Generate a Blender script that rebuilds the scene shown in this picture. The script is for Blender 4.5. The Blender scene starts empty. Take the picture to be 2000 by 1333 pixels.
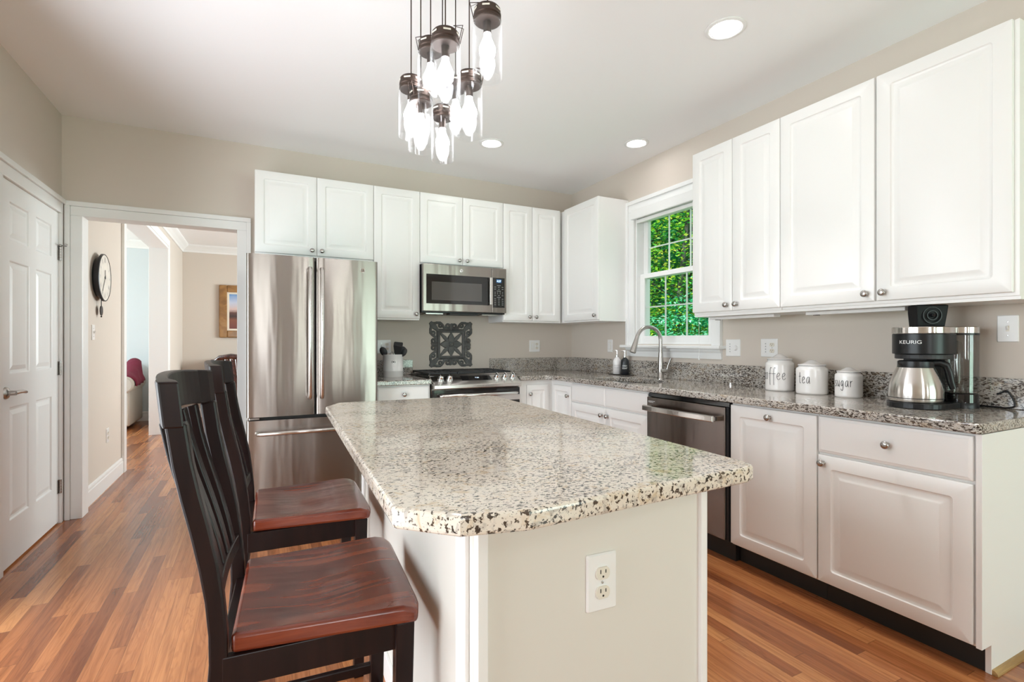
import bpy, bmesh, math, random
from mathutils import Vector, Matrix
rnd = random.Random(7)
sc = bpy.context.scene
col = sc.collection
PI = math.pi
YB, XR, XL, H = 4.4176, 2.9242, -1.1763, 2.7368      # back wall, right wall, left wall, ceiling

# ------------------------------------------------------------------ camera
cam = bpy.data.objects.new('camera', bpy.data.cameras.new('camera'))
col.objects.link(cam)
cam.location = (0, 0, 1.2046)
cam.rotation_euler = (PI / 2, 0, -0.4674)
cam.data.sensor_width = 36
cam.data.sensor_fit = 'HORIZONTAL'
cam.data.lens = 36 * 987.5 / 2000
cam.data.shift_y = 0.00075
cam.data.clip_start = 0.02
sc.camera = cam
sc.view_settings.view_transform = 'Standard'
sc.view_settings.look = 'None'
sc.view_settings.gamma = 1
sc.view_settings.exposure = 0.15
sc.cycles.max_bounces = 10
sc.cycles.diffuse_bounces = 6
sc.cycles.glossy_bounces = 5
sc.cycles.transparent_max_bounces = 24
sc.cycles.transmission_bounces = 8
sc.cycles.sample_clamp_indirect = 4
sc.cycles.caustics_reflective = False
sc.cycles.caustics_refractive = False

# ------------------------------------------------------------------ sky, sun, daylight
BULB, CAN = 22.0, 25.0                                # lamp brightness: pendant bulbs, ceiling cans
world = bpy.data.worlds.new('sky')
sc.world = world
world.use_nodes = True
wn = world.node_tree.nodes
bg = wn['Background']
bg.inputs[0].default_value = (0.80, 0.93, 1.0, 1)
bg.inputs[1].default_value = 1.5


def lamp(name, kind, loc, rot, energy, color, size=None):
    d = bpy.data.lights.new(name, kind)
    d.energy = energy
    d.color = color
    o = bpy.data.objects.new(name, d)
    o.location = loc
    o.rotation_euler = rot
    col.objects.link(o)
    if size:
        d.shape = 'RECTANGLE'
        d.size, d.size_y = size
    return o


s_ = lamp('sun', 'SUN', (0, 0, 12), (0, math.radians(-32), math.radians(20)), 9.0, (1, 0.95, 0.85))
s_.data.angle = 0.02
TILT = math.radians(22)      # daylight reaches in from the sky and, tilted up, off the ground outside
lamp('daylight_patio_door', 'AREA', (3.2, -3.62, 1.05), (PI / 2 + TILT, 0, 0), 76, (0.81, 1.0, 0.97), (2.1, 2.0))
lamp('fill_rear_left_window', 'AREA', (-0.45, -3.62, 1.45), (PI / 2, 0, 0), 44, (0.95, 0.94, 1.0), (1.0, 1.2))  # fill lamp added to brighten the lower right cabinets
lamp('daylight_rear_window', 'AREA', (1.35, -3.62, 1.5), (PI / 2, 0, 0), 18, (0.95, 1.0, 0.98), (0.32, 1.2))
lamp('daylight_left_window', 'AREA', (XL - 0.32, 1.7, 1.1), (PI / 2 + math.radians(10), 0, -PI / 2), 112, (0.87, 0.88, 1.0), (2.5, 2.0))
lamp('daylight_dining_window', 'AREA', (3.35, 7.2, 1.5), (PI / 2, 0, PI / 2), 235, (0.90, 0.94, 1.0), (2.2, 1.5))
lamp('daylight_living_window', 'AREA', (-5.3, 7.2, 1.5), (PI / 2, 0, -PI / 2), 255, (0.86, 0.92, 1.0), (2.2, 1.5))


# ------------------------------------------------------------------ materials
def nodes_of(name):
    m = bpy.data.materials.new(name)
    m.use_nodes = True
    n, l = m.node_tree.nodes, m.node_tree.links
    return m, n, l, n['Principled BSDF']


def mat(name, c, rough=0.5, metal=0.0, coat=0.0, spec=None, emit=None, strength=0, bump=0, bscale=200, vary=0.0, vscale=8):
    m, n, l, b = nodes_of(name)
    b.inputs['Base Color'].default_value = (*c, 1)
    b.inputs['Roughness'].default_value = rough
    b.inputs['Metallic'].default_value = metal
    b.inputs['Coat Weight'].default_value = coat
    b.inputs['Coat Roughness'].default_value = 0.06
    if spec is not None:
        b.inputs['Specular IOR Level'].default_value = spec
    if emit:
        b.inputs['Emission Color'].default_value = (*emit, 1)
        b.inputs['Emission Strength'].default_value = strength
    tc = n.new('ShaderNodeTexCoord')
    if vary:
        t = n.new('ShaderNodeTexNoise')
        t.inputs['Scale'].default_value = vscale
        t.inputs['Detail'].default_value = 3
        r = n.new('ShaderNodeValToRGB')
        r.color_ramp.elements[0].position, r.color_ramp.elements[1].position = 0.3, 0.7
        r.color_ramp.elements[0].color = (*[x * (1 - vary) for x in c], 1)
        r.color_ramp.elements[1].color = (*[min(1, x * (1 + vary)) for x in c], 1)
        l.new(tc.outputs['Object'], t.inputs['Vector'])
        l.new(t.outputs['Fac'], r.inputs['Fac'])
        l.new(r.outputs['Color'], b.inputs['Base Color'])
    if bump:
        t = n.new('ShaderNodeTexNoise')
        t.inputs['Scale'].default_value = bscale
        p = n.new('ShaderNodeBump')
        p.inputs['Strength'].default_value = bump
        p.inputs['Distance'].default_value = 0.002
        l.new(tc.outputs['Object'], t.inputs['Vector'])
        l.new(t.outputs['Fac'], p.inputs['Height'])
        l.new(p.outputs['Normal'], b.inputs['Normal'])
    return m


def math_node(n, l, op, a, b=None, c=None):
    q = n.new('ShaderNodeMath')
    q.operation = op
    for i, v in enumerate((a, b, c)):
        if v is None:
            continue
        if isinstance(v, (int, float)):
            q.inputs[i].default_value = v
        else:
            l.new(v, q.inputs[i])
    return q.outputs[0]


def ramp(n, l, fac, stops):
    r = n.new('ShaderNodeValToRGB')
    e = r.color_ramp.elements
    while len(e) < len(stops):
        e.new(0.5)
    for k, (p, c) in enumerate(stops):
        e[k].position = p
        e[k].color = (*c, 1)
    l.new(fac, r.inputs['Fac'])
    return r.outputs['Color']


def mix(n, l, fac, a, b, mode='MIX'):
    q = n.new('ShaderNodeMix')
    q.data_type = 'RGBA'
    q.blend_type = mode
    for sock, v in ((q.inputs[0], fac), (q.inputs[6], a), (q.inputs[7], b)):
        if isinstance(v, (int, float)):
            sock.default_value = v
        elif isinstance(v, tuple):
            sock.default_value = (*v, 1)
        else:
            l.new(v, sock)
    return q.outputs[2]


def noise(n, l, vec, scale, detail=3, rough=0.5, dist=0.0):
    t = n.new('ShaderNodeTexNoise')
    t.inputs['Scale'].default_value = scale
    t.inputs['Detail'].default_value = detail
    t.inputs['Roughness'].default_value = rough
    t.inputs['Distortion'].default_value = dist
    l.new(vec, t.inputs['Vector'])
    return t.outputs['Fac']


def mapping(n, l, vec, scale=(1, 1, 1), rot=(0, 0, 0)):
    q = n.new('ShaderNodeMapping')
    q.inputs['Scale'].default_value = scale
    q.inputs['Rotation'].default_value = rot
    l.new(vec, q.inputs['Vector'])
    return q.outputs[0]


def floor_mat():
    m, n, l, b = nodes_of('oak_floor')
    co = n.new('ShaderNodeTexCoord').outputs['Object']
    s = n.new('ShaderNodeSeparateXYZ')
    l.new(co, s.inputs[0])
    W, L = 0.0572, 0.95
    fx = math_node(n, l, 'DIVIDE', s.outputs[0], W)
    row = math_node(n, l, 'FLOOR', fx)
    wn1 = n.new('ShaderNodeTexWhiteNoise')
    wn1.noise_dimensions = '1D'
    l.new(row, wn1.inputs['W'])
    fy = math_node(n, l, 'MULTIPLY_ADD', wn1.outputs['Value'], 7.3, math_node(n, l, 'DIVIDE', s.outputs[1], L))
    idx = math_node(n, l, 'FLOOR', fy)
    cx = n.new('ShaderNodeCombineXYZ')
    l.new(row, cx.inputs[0])
    l.new(idx, cx.inputs[1])
    wn2 = n.new('ShaderNodeTexWhiteNoise')
    wn2.noise_dimensions = '2D'
    l.new(cx.outputs[0], wn2.inputs['Vector'])
    plank = wn2.outputs['Value']
    c0 = ramp(n, l, plank, [(0.0, (0.21, 0.062, 0.022)), (0.2, (0.34, 0.114, 0.040)), (0.5, (0.43, 0.155, 0.054)), (0.8, (0.50, 0.192, 0.068)), (1.0, (0.60, 0.26, 0.098))])
    off = n.new('ShaderNodeVectorMath')
    off.operation = 'MULTIPLY_ADD'
    l.new(wn2.outputs['Color'], off.inputs[0])
    off.inputs[1].default_value = (9, 9, 9)
    l.new(co, off.inputs[2])
    g1 = noise(n, l, mapping(n, l, off.outputs[0], (60, 2.2, 1)), 1.0, 4, 0.6, 0.6)
    g2 = noise(n, l, mapping(n, l, off.outputs[0], (14, 1.1, 1)), 1.0, 2, 0.5, 1.5)
    wv = math_node(n, l, 'SINE', math_node(n, l, 'MULTIPLY', g2, 60))
    c1 = mix(n, l, ramp(n, l, g1, [(0.42, (0, 0, 0)), (0.72, (0.75, 0.75, 0.75))]), c0, mix(n, l, 1.0, c0, (0.50, 0.42, 0.36), 'MULTIPLY'))
    c2 = mix(n, l, ramp(n, l, wv, [(0.4, (0, 0, 0)), (1.0, (0.34, 0.34, 0.34))]), c1, mix(n, l, 1.0, c1, (0.60, 0.52, 0.46), 'MULTIPLY'))
    ex = math_node(n, l, 'ABSOLUTE', math_node(n, l, 'SUBTRACT', math_node(n, l, 'FRACT', fx), 0.5))
    ey = math_node(n, l, 'ABSOLUTE', math_node(n, l, 'SUBTRACT', math_node(n, l, 'FRACT', fy), 0.5))
    gap = math_node(n, l, 'MAXIMUM', math_node(n, l, 'GREATER_THAN', ex, 0.488), math_node(n, l, 'GREATER_THAN', ey, 0.4988))
    c3 = mix(n, l, math_node(n, l, 'MULTIPLY', gap, 0.55), c2, (0.06, 0.022, 0.01))
    l.new(c3, b.inputs['Base Color'])
    b.inputs['Roughness'].default_value = 0.27
    b.inputs['Coat Weight'].default_value = 0.25
    b.inputs['Coat Roughness'].default_value = 0.16
    bp = n.new('ShaderNodeBump')
    bp.inputs['Strength'].default_value = 0.08
    bp.inputs['Distance'].default_value = 0.002
    l.new(math_node(n, l, 'SUBTRACT', g1, gap), bp.inputs['Height'])
    l.new(bp.outputs['Normal'], b.inputs['Normal'])
    return m


def granite_mat(name, light, warm, grey, dens=0.0, stretch=(1.0, 1.35, 1.0), k=1.0, dist=0.3):
    m, n, l, b = nodes_of(name)
    co = n.new('ShaderNodeTexCoord').outputs['Object']
    co = mapping(n, l, co, stretch, (0, 0, 0.5))
    a = noise(n, l, co, 26 * k, 5, 0.62, 0.8)
    c0 = ramp(n, l, a, [(0.30, grey), (0.43, light), (0.55, light), (0.66, warm), (0.82, tuple(x * 0.62 for x in warm))])
    big = noise(n, l, co, 3.2, 3, 0.55, 0.6)
    f1 = noise(n, l, co, 104 * k, 3, 0.6, dist)
    f2 = noise(n, l, co, 185 * k, 2, 0.5, dist)
    th = math_node(n, l, 'MULTIPLY_ADD', big, 0.26, f1)
    k1 = ramp(n, l, th, [(0.715 - dens, (0, 0, 0)), (0.745 - dens, (1, 1, 1))])
    k2 = ramp(n, l, f2, [(0.655 - dens, (0, 0, 0)), (0.70 - dens, (0.85, 0.85, 0.85))])
    dk = ramp(n, l, a, [(0.35, (0.032, 0.025, 0.022)), (0.65, (0.10, 0.070, 0.05))])
    gp = noise(n, l, co, 40, 2, 0.5, 0.5)
    c1 = mix(n, l, ramp(n, l, gp, [(0.58, (0, 0, 0)), (0.66, (0.6, 0.6, 0.6))]), c0, (0.36, 0.32, 0.29))
    c2 = mix(n, l, k2, c1, (0.22, 0.165, 0.13))
    c3 = mix(n, l, k1, c2, dk)
    l.new(c3, b.inputs['Base Color'])
    b.inputs['Roughness'].default_value = 0.07
    b.inputs['Specular IOR Level'].default_value = 0.6
    return m


def steel_mat(name, c, rough, axis_scale, wavy=0.0):
    m, n, l, b = nodes_of(name)
    b.inputs['Base Color'].default_value = (*c, 1)
    b.inputs['Metallic'].default_value = 1
    co = n.new('ShaderNodeTexCoord').outputs['Object']
    if axis_scale[2] > 100 and axis_scale[0] < 10:
        tg = n.new('ShaderNodeTangent')
        tg.direction_type = 'RADIAL'
        tg.axis = 'Z'
        l.new(tg.outputs[0], b.inputs['Tangent'])
        b.inputs['Anisotropic'].default_value = 0.85
        b.inputs['Anisotropic Rotation'].default_value = 0.25
    br = noise(n, l, mapping(n, l, co, axis_scale), 1.0, 3)
    l.new(math_node(n, l, 'MULTIPLY_ADD', br, 0.03, rough - 0.015), b.inputs['Roughness'])
    if wavy:
        w = noise(n, l, mapping(n, l, co, (8, 8, 0.9)), 1.0, 2)
        b2 = n.new('ShaderNodeBump')
        b2.inputs['Strength'].default_value = wavy
        b2.inputs['Distance'].default_value = 0.02
        l.new(w, b2.inputs['Height'])
        l.new(b2.outputs['Normal'], b.inputs['Normal'])
    return m


def wood_mat(name, dark, mid, lite, rough, scale=(3, 26, 26), coat=0.5, spec=0.5):
    m, n, l, b = nodes_of(name)
    co = n.new('ShaderNodeTexCoord').outputs['Object']
    v = mapping(n, l, co, scale)
    a = noise(n, l, v, 1.0, 5, 0.6, 0.8)
    s = math_node(n, l, 'SINE', math_node(n, l, 'MULTIPLY', noise(n, l, mapping(n, l, co, tuple(x * 0.35 for x in scale)), 1.0, 2, 0.5, 0.8), 38))
    c = ramp(n, l, math_node(n, l, 'MULTIPLY_ADD', s, 0.10, a), [(0.32, dark), (0.5, mid), (0.68, lite)])
    l.new(c, b.inputs['Base Color'])
    b.inputs['Roughness'].default_value = rough
    b.inputs['Coat Weight'].default_value = coat
    b.inputs['Coat Roughness'].default_value = 0.12
    b.inputs['Specular IOR Level'].default_value = spec
    return m


def glass_mat(name, tint=(1, 1, 1), blend=0.12, rough=0.0):
    m = bpy.data.materials.new(name)
    m.use_nodes = True
    n, l = m.node_tree.nodes, m.node_tree.links
    n.remove(n['Principled BSDF'])
    t = n.new('ShaderNodeBsdfTransparent')
    t.inputs[0].default_value = (*tint, 1)
    g = n.new('ShaderNodeBsdfGlossy')
    g.inputs['Roughness'].default_value = rough
    lw = n.new('ShaderNodeLayerWeight')
    lw.inputs['Blend'].default_value = blend
    mx = n.new('ShaderNodeMixShader')
    l.new(lw.outputs['Fresnel'], mx.inputs[0])
    l.new(t.outputs[0], mx.inputs[1])
    l.new(g.outputs[0], mx.inputs[2])
    l.new(mx.outputs[0], n['Material Output'].inputs['Surface'])
    return m


def haze_glass(name, tint, edge, mid, gloss):
    """Thin clear glass: transparent, a faint white bloom that grows towards the rim, a little gloss."""
    m = bpy.data.materials.new(name)
    m.use_nodes = True
    n, l = m.node_tree.nodes, m.node_tree.links
    n.remove(n['Principled BSDF'])
    t = n.new('ShaderNodeBsdfTransparent')
    t.inputs[0].default_value = (*tint, 1)
    d = n.new('ShaderNodeBsdfTranslucent')
    d.inputs[0].default_value = (.9, .9, .9, 1)
    d2 = n.new('ShaderNodeBsdfDiffuse')
    d2.inputs[0].default_value = (.9, .9, .9, 1)
    ad = n.new('ShaderNodeMixShader')
    l.new(d.outputs[0], ad.inputs[1])
    l.new(d2.outputs[0], ad.inputs[2])
    lw = n.new('ShaderNodeLayerWeight')
    lw.inputs['Blend'].default_value = 0.5
    e = math_node(n, l, 'MULTIPLY_ADD', math_node(n, l, 'POWER', lw.outputs['Facing'], 4.0), edge, mid)
    mx = n.new('ShaderNodeMixShader')
    l.new(e, mx.inputs[0])
    l.new(t.outputs[0], mx.inputs[1])
    l.new(ad.outputs[0], mx.inputs[2])
    g = n.new('ShaderNodeBsdfGlossy')
    g.inputs['Roughness'].default_value = 0.02
    m2 = n.new('ShaderNodeMixShader')
    m2.inputs[0].default_value = gloss
    l.new(mx.outputs[0], m2.inputs[1])
    l.new(g.outputs[0], m2.inputs[2])
    l.new(m2.outputs[0], n['Material Output'].inputs['Surface'])
    return m


def leaf_mat(name, stops):
    m, n, l, b = nodes_of(name)
    g = n.new('ShaderNodeNewGeometry')
    c = ramp(n, l, g.outputs['Random Per Island'], stops)
    l.new(c, b.inputs['Base Color'])
    b.inputs['Roughness'].default_value = 0.45
    tr = n.new('ShaderNodeBsdfTranslucent')
    l.new(c, tr.inputs[0])
    mx = n.new('ShaderNodeMixShader')
    mx.inputs[0].default_value = 0.4
    l.new(b.outputs[0], mx.inputs[1])
    l.new(tr.outputs[0], mx.inputs[2])
    l.new(mx.outputs[0], n['Material Output'].inputs['Surface'])
    return m


def painting_mat():
    m, n, l, b = nodes_of('landscape_canvas')
    co = n.new('ShaderNodeTexCoord').outputs['Generated']
    s = n.new('ShaderNodeSeparateXYZ')
    l.new(co, s.inputs[0])
    w = noise(n, l, mapping(n, l, co, (3, 1, 7)), 1.0, 4)
    z = math_node(n, l, 'MULTIPLY_ADD', w, 0.16, math_node(n, l, 'SUBTRACT', s.outputs[2], 0.08))
    c = ramp(n, l, z, [(0.0, (0.16, 0.05, 0.045)), (0.25, (0.22, 0.08, 0.05)), (0.36, (0.05, 0.03, 0.03)), (0.48, (0.13, 0.06, 0.05)), (0.56, (0.62, 0.45, 0.42)), (0.75, (0.50, 0.55, 0.68)), (1.0, (0.10, 0.26, 0.55))])
    l.new(c, b.inputs['Base Color'])
    b.inputs['Roughness'].default_value = 0.5
    return m


M = {}
M['wall'] = mat('wall_paint', (0.625, 0.558, 0.492), 0.75, bump=0.06, bscale=260)
M['wallblue'] = mat('wall_paint_blue_grey', (0.61, 0.665, 0.69), 0.75, bump=0.05, bscale=260)
M['ceil'] = mat('ceiling_paint', (0.90, 0.90, 0.90), 0.85, bump=0.05, bscale=300)
M['trim'] = mat('trim_paint', (0.83, 0.83, 0.82), 0.35)
M['cab'] = mat('cabinet_white', (0.84, 0.83, 0.815), 0.32)
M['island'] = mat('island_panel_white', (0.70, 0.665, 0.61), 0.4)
M['black'] = mat('toe_kick_black', (0.012, 0.011, 0.010), 0.5)
M['plastic'] = mat('black_plastic', (0.008, 0.008, 0.009), 0.32, spec=0.35)
M['matteblack'] = mat('matte_black_plastic', (0.006, 0.006, 0.007), 0.5, spec=0.2)
M['rubber'] = mat('dark_rubber', (0.022, 0.022, 0.024), 0.5)
M['iron'] = mat('cast_iron', (0.018, 0.018, 0.019), 0.55, bump=0.2, bscale=300)
M['blackglass'] = mat('black_glass', (0.012, 0.011, 0.011), 0.06, spec=0.6)
M['greyglass'] = mat('oven_window_glass', (0.075, 0.07, 0.066), 0.06, spec=0.6)
M['nickel'] = mat('brushed_nickel', (0.46, 0.44, 0.42), 0.26, 1.0)
M['chrome'] = mat('chrome', (0.78, 0.78, 0.78), 0.10, 1.0)
M['steel'] = steel_mat('stainless_steel', (0.32, 0.284, 0.260), 0.26, (2, 2, 240), 0.22)
M['steelh'] = steel_mat('stainless_steel_bar', (0.66, 0.63, 0.60), 0.22, (2, 240, 240))
M['steeld'] = steel_mat('stainless_steel_dark', (0.20, 0.168, 0.152), 0.24, (2, 2, 240), 0.10)
M['floor'] = floor_mat()
M['granite'] = granite_mat('granite_island', (0.76, 0.68, 0.59), (0.66, 0.525, 0.38), (0.58, 0.53, 0.48), 0.018)
M['granite2'] = granite_mat('granite_counter', (0.53, 0.495, 0.45), (0.42, 0.345, 0.26), (0.26, 0.25, 0.24), 0.062, (1.6, 0.75, 1.6), 1.0, 0.8)
M['darkwood'] = wood_mat('espresso_wood', (0.006, 0.0022, 0.0019), (0.009, 0.0032, 0.0028), (0.013, 0.005, 0.004), 0.38, (20, 20, 2), 0.08, 0.24)
M['seat'] = wood_mat('mahogany_seat', (0.065, 0.0095, 0.005), (0.125, 0.021, 0.009), (0.195, 0.039, 0.015), 0.27, (1.6, 22, 22), 0.25)
M['mahog'] = wood_mat('dining_wood', (0.03, 0.008, 0.006), (0.06, 0.016, 0.011), (0.10, 0.03, 0.018), 0.25)
M['shoe'] = wood_mat('oak_shoe_moulding', (0.30, 0.17, 0.06), (0.42, 0.26, 0.10), (0.5, 0.32, 0.13), 0.4, (3, 40, 40), 0.2)
M['ceramic'] = mat('white_ceramic', (0.80, 0.78, 0.76), 0.22, coat=0.4, bump=0.25, bscale=26)
M['ceramics'] = mat('white_ceramic_smooth', (0.80, 0.78, 0.77), 0.2, coat=0.4)
M['ink'] = mat('black_ink', (0.02, 0.02, 0.024), 0.4)
M['greyink'] = mat('grey_ink', (0.42, 0.42, 0.42), 0.5)
M['whiteink'] = mat('white_print', (0.8, 0.8, 0.8), 0.4)
M['plate'] = mat('wall_plate_white', (0.82, 0.81, 0.80), 0.3)
M['ivory'] = mat('receptacle_ivory', (0.74, 0.69, 0.60), 0.3)
M['slot'] = mat('slot_dark', (0.03, 0.025, 0.02), 0.5)
M['carved'] = mat('carved_grey_wood', (0.105, 0.105, 0.10), 0.6, bump=0.3, bscale=60, vary=0.3, vscale=20)
M['bronze'] = mat('oil_rubbed_bronze', (0.075, 0.052, 0.042), 0.42, 0.75)
M['jar'] = haze_glass('jar_glass', (0.97, 0.97, 0.97), 0.24, 0.004, 0.025)
M['pane'] = glass_mat('window_glass', (0.97, 1.0, 0.98), 0.06)
M['tank'] = haze_glass('water_tank_plastic', (0.86, 0.86, 0.86), 0.06, 0.004, 0.06)
M['bulb'] = mat('bulb_lit', (1, 1, 1), 0.4, emit=(0.93, 0.95, 1.0), strength=BULB)
M['lens'] = mat('can_lens_lit', (1, 1, 1), 0.4, emit=(1.0, 0.98, 0.98), strength=CAN)
M['lcd'] = mat('display_lit', (0.6, 0.8, 1), 0.4, emit=(0.75, 0.88, 1.0), strength=1.6)
M['lcdblue'] = mat('display_blue', (0.02, 0.07, 0.16), 0.2, emit=(0.05, 0.16, 0.35), strength=0.5)
M['gold'] = wood_mat('gilt_frame', (0.20, 0.09, 0.02), (0.27, 0.125, 0.032), (0.34, 0.17, 0.05), 0.35, (6, 6, 6), 0.3)
M['liner'] = mat('frame_liner', (0.75, 0.68, 0.58), 0.6)
M['canvas'] = painting_mat()
M['clockface'] = mat('clock_face', (0.72, 0.68, 0.61), 0.6, vary=0.08, vscale=14)
M['darkmetal'] = mat('dark_metal', (0.03, 0.03, 0.032), 0.4, 0.6)
M['sofa'] = mat('sofa_linen', (0.56, 0.53, 0.48), 0.9, bump=0.3, bscale=180)
M['throw'] = mat('burgundy_throw', (0.16, 0.012, 0.035), 0.9, bump=0.4, bscale=120)
M['reflection_pad'] = mat('blue_window_reflection', (0.22, 0.33, 0.55), 0.7)  # blue paints a window's reflection on polished wood
M['bark'] = mat('bark', (0.04, 0.05, 0.036), 0.9, vary=0.4, vscale=6)
M['lawn'] = mat('lawn_grass', (0.10, 0.30, 0.10), 0.9, vary=0.4, vscale=3)
M['leafA'] = leaf_mat('leaves_sunny', [(0.0, (0.012, 0.12, 0.035)), (0.3, (0.04, 0.30, 0.05)), (0.6, (0.17, 0.46, 0.03)), (0.85, (0.42, 0.58, 0.04)), (1.0, (0.60, 0.58, 0.10))])
M['leafB'] = leaf_mat('leaves_emerald', [(0.0, (0.002, 0.09, 0.05)), (0.35, (0.006, 0.24, 0.10)), (0.7, (0.05, 0.46, 0.19)), (0.9, (0.20, 0.66, 0.44)), (1.0, (0.5, 0.85, 0.7))])
M['leafC'] = leaf_mat('leaves_deep', [(0.0, (0.004, 0.06, 0.03)), (0.5, (0.012, 0.17, 0.055)), (1.0, (0.10, 0.34, 0.04))])


# ------------------------------------------------------------------ builders
class MB:
    def __init__(self):
        self.v, self.f = [], []

    def add(self, vs, fs):
        k = len(self.v)
        self.v += [Vector(p) for p in vs]
        self.f += [tuple(i + k for i in f) for f in fs]
        return self

    def box(self, x0, x1, y0, y1, z0, z1):
        return self.add([(x, y, z) for x in (x0, x1) for y in (y0, y1) for z in (z0, z1)],
                        [(0, 1, 3, 2), (4, 6, 7, 5), (0, 4, 5, 1), (2, 3, 7, 6), (0, 2, 6, 4), (1, 5, 7, 3)])

    def obox(self, c, X, Y, Z, hx, hy, hz):
        c, X, Y, Z = Vector(c), Vector(X).normalized(), Vector(Y).normalized(), Vector(Z).normalized()
        return self.add([c + X * a * hx + Y * b * hy + Z * d * hz for a in (-1, 1) for b in (-1, 1) for d in (-1, 1)],
                        [(0, 1, 3, 2), (4, 6, 7, 5), (0, 4, 5, 1), (2, 3, 7, 6), (0, 2, 6, 4), (1, 5, 7, 3)])

    def loops(self, L, cap0=True, cap1=True, closed=False):
        n = len(L[0])
        vs = [p for r in L for p in r]
        fs = []
        m = len(L)
        for i in range(m if closed else m - 1):
            j = (i + 1) % m
            for k in range(n):
                fs.append((i * n + k, i * n + (k + 1) % n, j * n + (k + 1) % n, j * n + k))
        if not closed:
            if cap0:
                fs.append(tuple(range(n - 1, -1, -1)))
            if cap1:
                fs.append(tuple((m - 1) * n + k for k in range(n)))
        return self.add(vs, fs)

    def prism(self, poly, a, b, axis='z'):
        def P(p, t):
            return {'z': (p[0], p[1], t), 'x': (t, p[0], p[1]), 'y': (p[0], t, p[1])}[axis]
        return self.loops([[P(p, a) for p in poly], [P(p, b) for p in poly]])

    def lathe(self, prof, c=(0, 0, 0), ax=(0, 0, 1), n=24, squash=1.0):
        c, ax = Vector(c), Vector(ax).normalized()
        t = Vector((1, 0, 0)) if abs(ax.x) < 0.9 else Vector((0, 1, 0))
        u = ax.cross(t).normalized()
        w = ax.cross(u)
        L = [[c + ax * z + (u * math.cos(2 * PI * k / n) * squash + w * math.sin(2 * PI * k / n)) * max(r, 1e-5) for k in range(n)] for r, z in prof]
        return self.loops(L)

    def tube(self, pts, r, n=10, closed=False):
        pts = [Vector(p) for p in pts]
        m = len(pts)
        rs = r if isinstance(r, (list, tuple)) else [r] * m
        L, prev = [], None
        for i, p in enumerate(pts):
            a = pts[(i - 1) % m] if (closed or i > 0) else p
            b = pts[(i + 1) % m] if (closed or i < m - 1) else p
            t = (b - a).normalized()
            if prev is None:
                h = Vector((0, 0, 1)) if abs(t.z) < 0.9 else Vector((1, 0, 0))
                u = t.cross(h).normalized()
            else:
                u = (prev - t * prev.dot(t)).normalized()
            prev = u
            w = t.cross(u)
            L.append([p + (u * math.cos(2 * PI * k / n) + w * math.sin(2 * PI * k / n)) * rs[i] for k in range(n)])
        return self.loops(L, closed=closed)

    def sphere(self, c, r, n=16, m=10, sc_=(1, 1, 1)):
        c = Vector(c)
        L = [[c + Vector((math.sin(PI * i / m) * math.cos(2 * PI * k / n) * r * sc_[0], math.sin(PI * i / m) * math.sin(2 * PI * k / n) * r * sc_[1], -math.cos(PI * i / m) * r * sc_[2])) for k in range(n)]
             for i in range(m + 1)]
        for i in (0, m):
            L[i] = [p + (L[1][k] - p) * 0.001 if i == 0 else p + (L[m - 1][k] - p) * 0.001 for k, p in enumerate(L[i])]
        return self.loops(L)

    def build(self, name, m, parent=None, bevel=0, seg=2, smooth=False, ang=40, recalc=True):
        me = bpy.data.meshes.new(name)
        off = Vector((0, 0, 0))
        r = parent
        while r is not None:
            if r.get('_w'):
                off = off + r.location
            r = r.parent
        me.from_pydata([p - off for p in self.v], [], self.f)
        if recalc:
            bm = bmesh.new()
            bm.from_mesh(me)
            bmesh.ops.recalc_face_normals(bm, faces=bm.faces)
            bm.to_mesh(me)
            bm.free()
        if smooth:
            for p in me.polygons:
                p.use_smooth = True
            me.set_sharp_from_angle(angle=math.radians(ang))
        me.materials.append(M[m])
        o = bpy.data.objects.new(name, me)
        col.objects.link(o)
        if parent is not None:
            o.parent = parent
        if bevel:
            b = o.modifiers.new('bevel', 'BEVEL')
            b.width = bevel
            b.segments = seg
            b.limit_method = 'ANGLE'
            b.angle_limit = math.radians(35)
        return o


def tag(o, label, cat, group=None):
    o['label'] = label
    o['category'] = cat
    if group:
        o['group'] = group
    return o


def thing(name, label, cat, loc=(0, 0, 0), rz=None, group=None):
    """An Empty at the thing's base. Without rz its parts are given in world coordinates, with rz in its own."""
    o = bpy.data.objects.new(name, None)
    col.objects.link(o)
    o.location = loc
    o.empty_display_size = 0.05
    if rz is None:
        o['_w'] = 1
    else:
        o.rotation_euler = (0, 0, rz)
    return tag(o, label, cat, group)


def struct(o):
    o['kind'] = 'structure'
    return o


def rect_ring(O, U, V, N, w, h, i, d):
    return [O + U * a + V * b + N * d for a, b in ((i, i), (w - i, i), (w - i, h - i), (i, h - i))]


def rr_ring(O, U, V, N, w, h, i, d, rad, k=3):
    out = []
    for cx, cy, a0 in ((w - i - rad, i + rad, -PI / 2), (w - i - rad, h - i - rad, 0), (i + rad, h - i - rad, PI / 2), (i + rad, i + rad, PI)):
        for j in range(k + 1):
            a = a0 + PI / 2 * j / k
            out.append(O + U * (cx + rad * math.cos(a)) + V * (cy + rad * math.sin(a)) + N * d)
    return out


def door_front(O, U, V, N, w, h, t=0.019, m=0.058):
    """Raised-panel door: slab with a routed groove; O is the lower left corner of the front face."""
    O, U, V, N = map(Vector, (O, U, V, N))
    mb = MB()
    R = [(0, -t, .002), (0, -.005, .003), (.0015, -.0018, .003), (.005, 0, .003), (m, 0, .012), (m + .004, -.006, .011), (m + .009, -.0085, .010), (m + .015, -.0085, .009), (m + .036, -.002, .004), (m + .041, -.0005, .003)]
    mb.loops([rr_ring(O, U, V, N, w, h, i, d, r) for i, d, r in R])
    return mb


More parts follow.
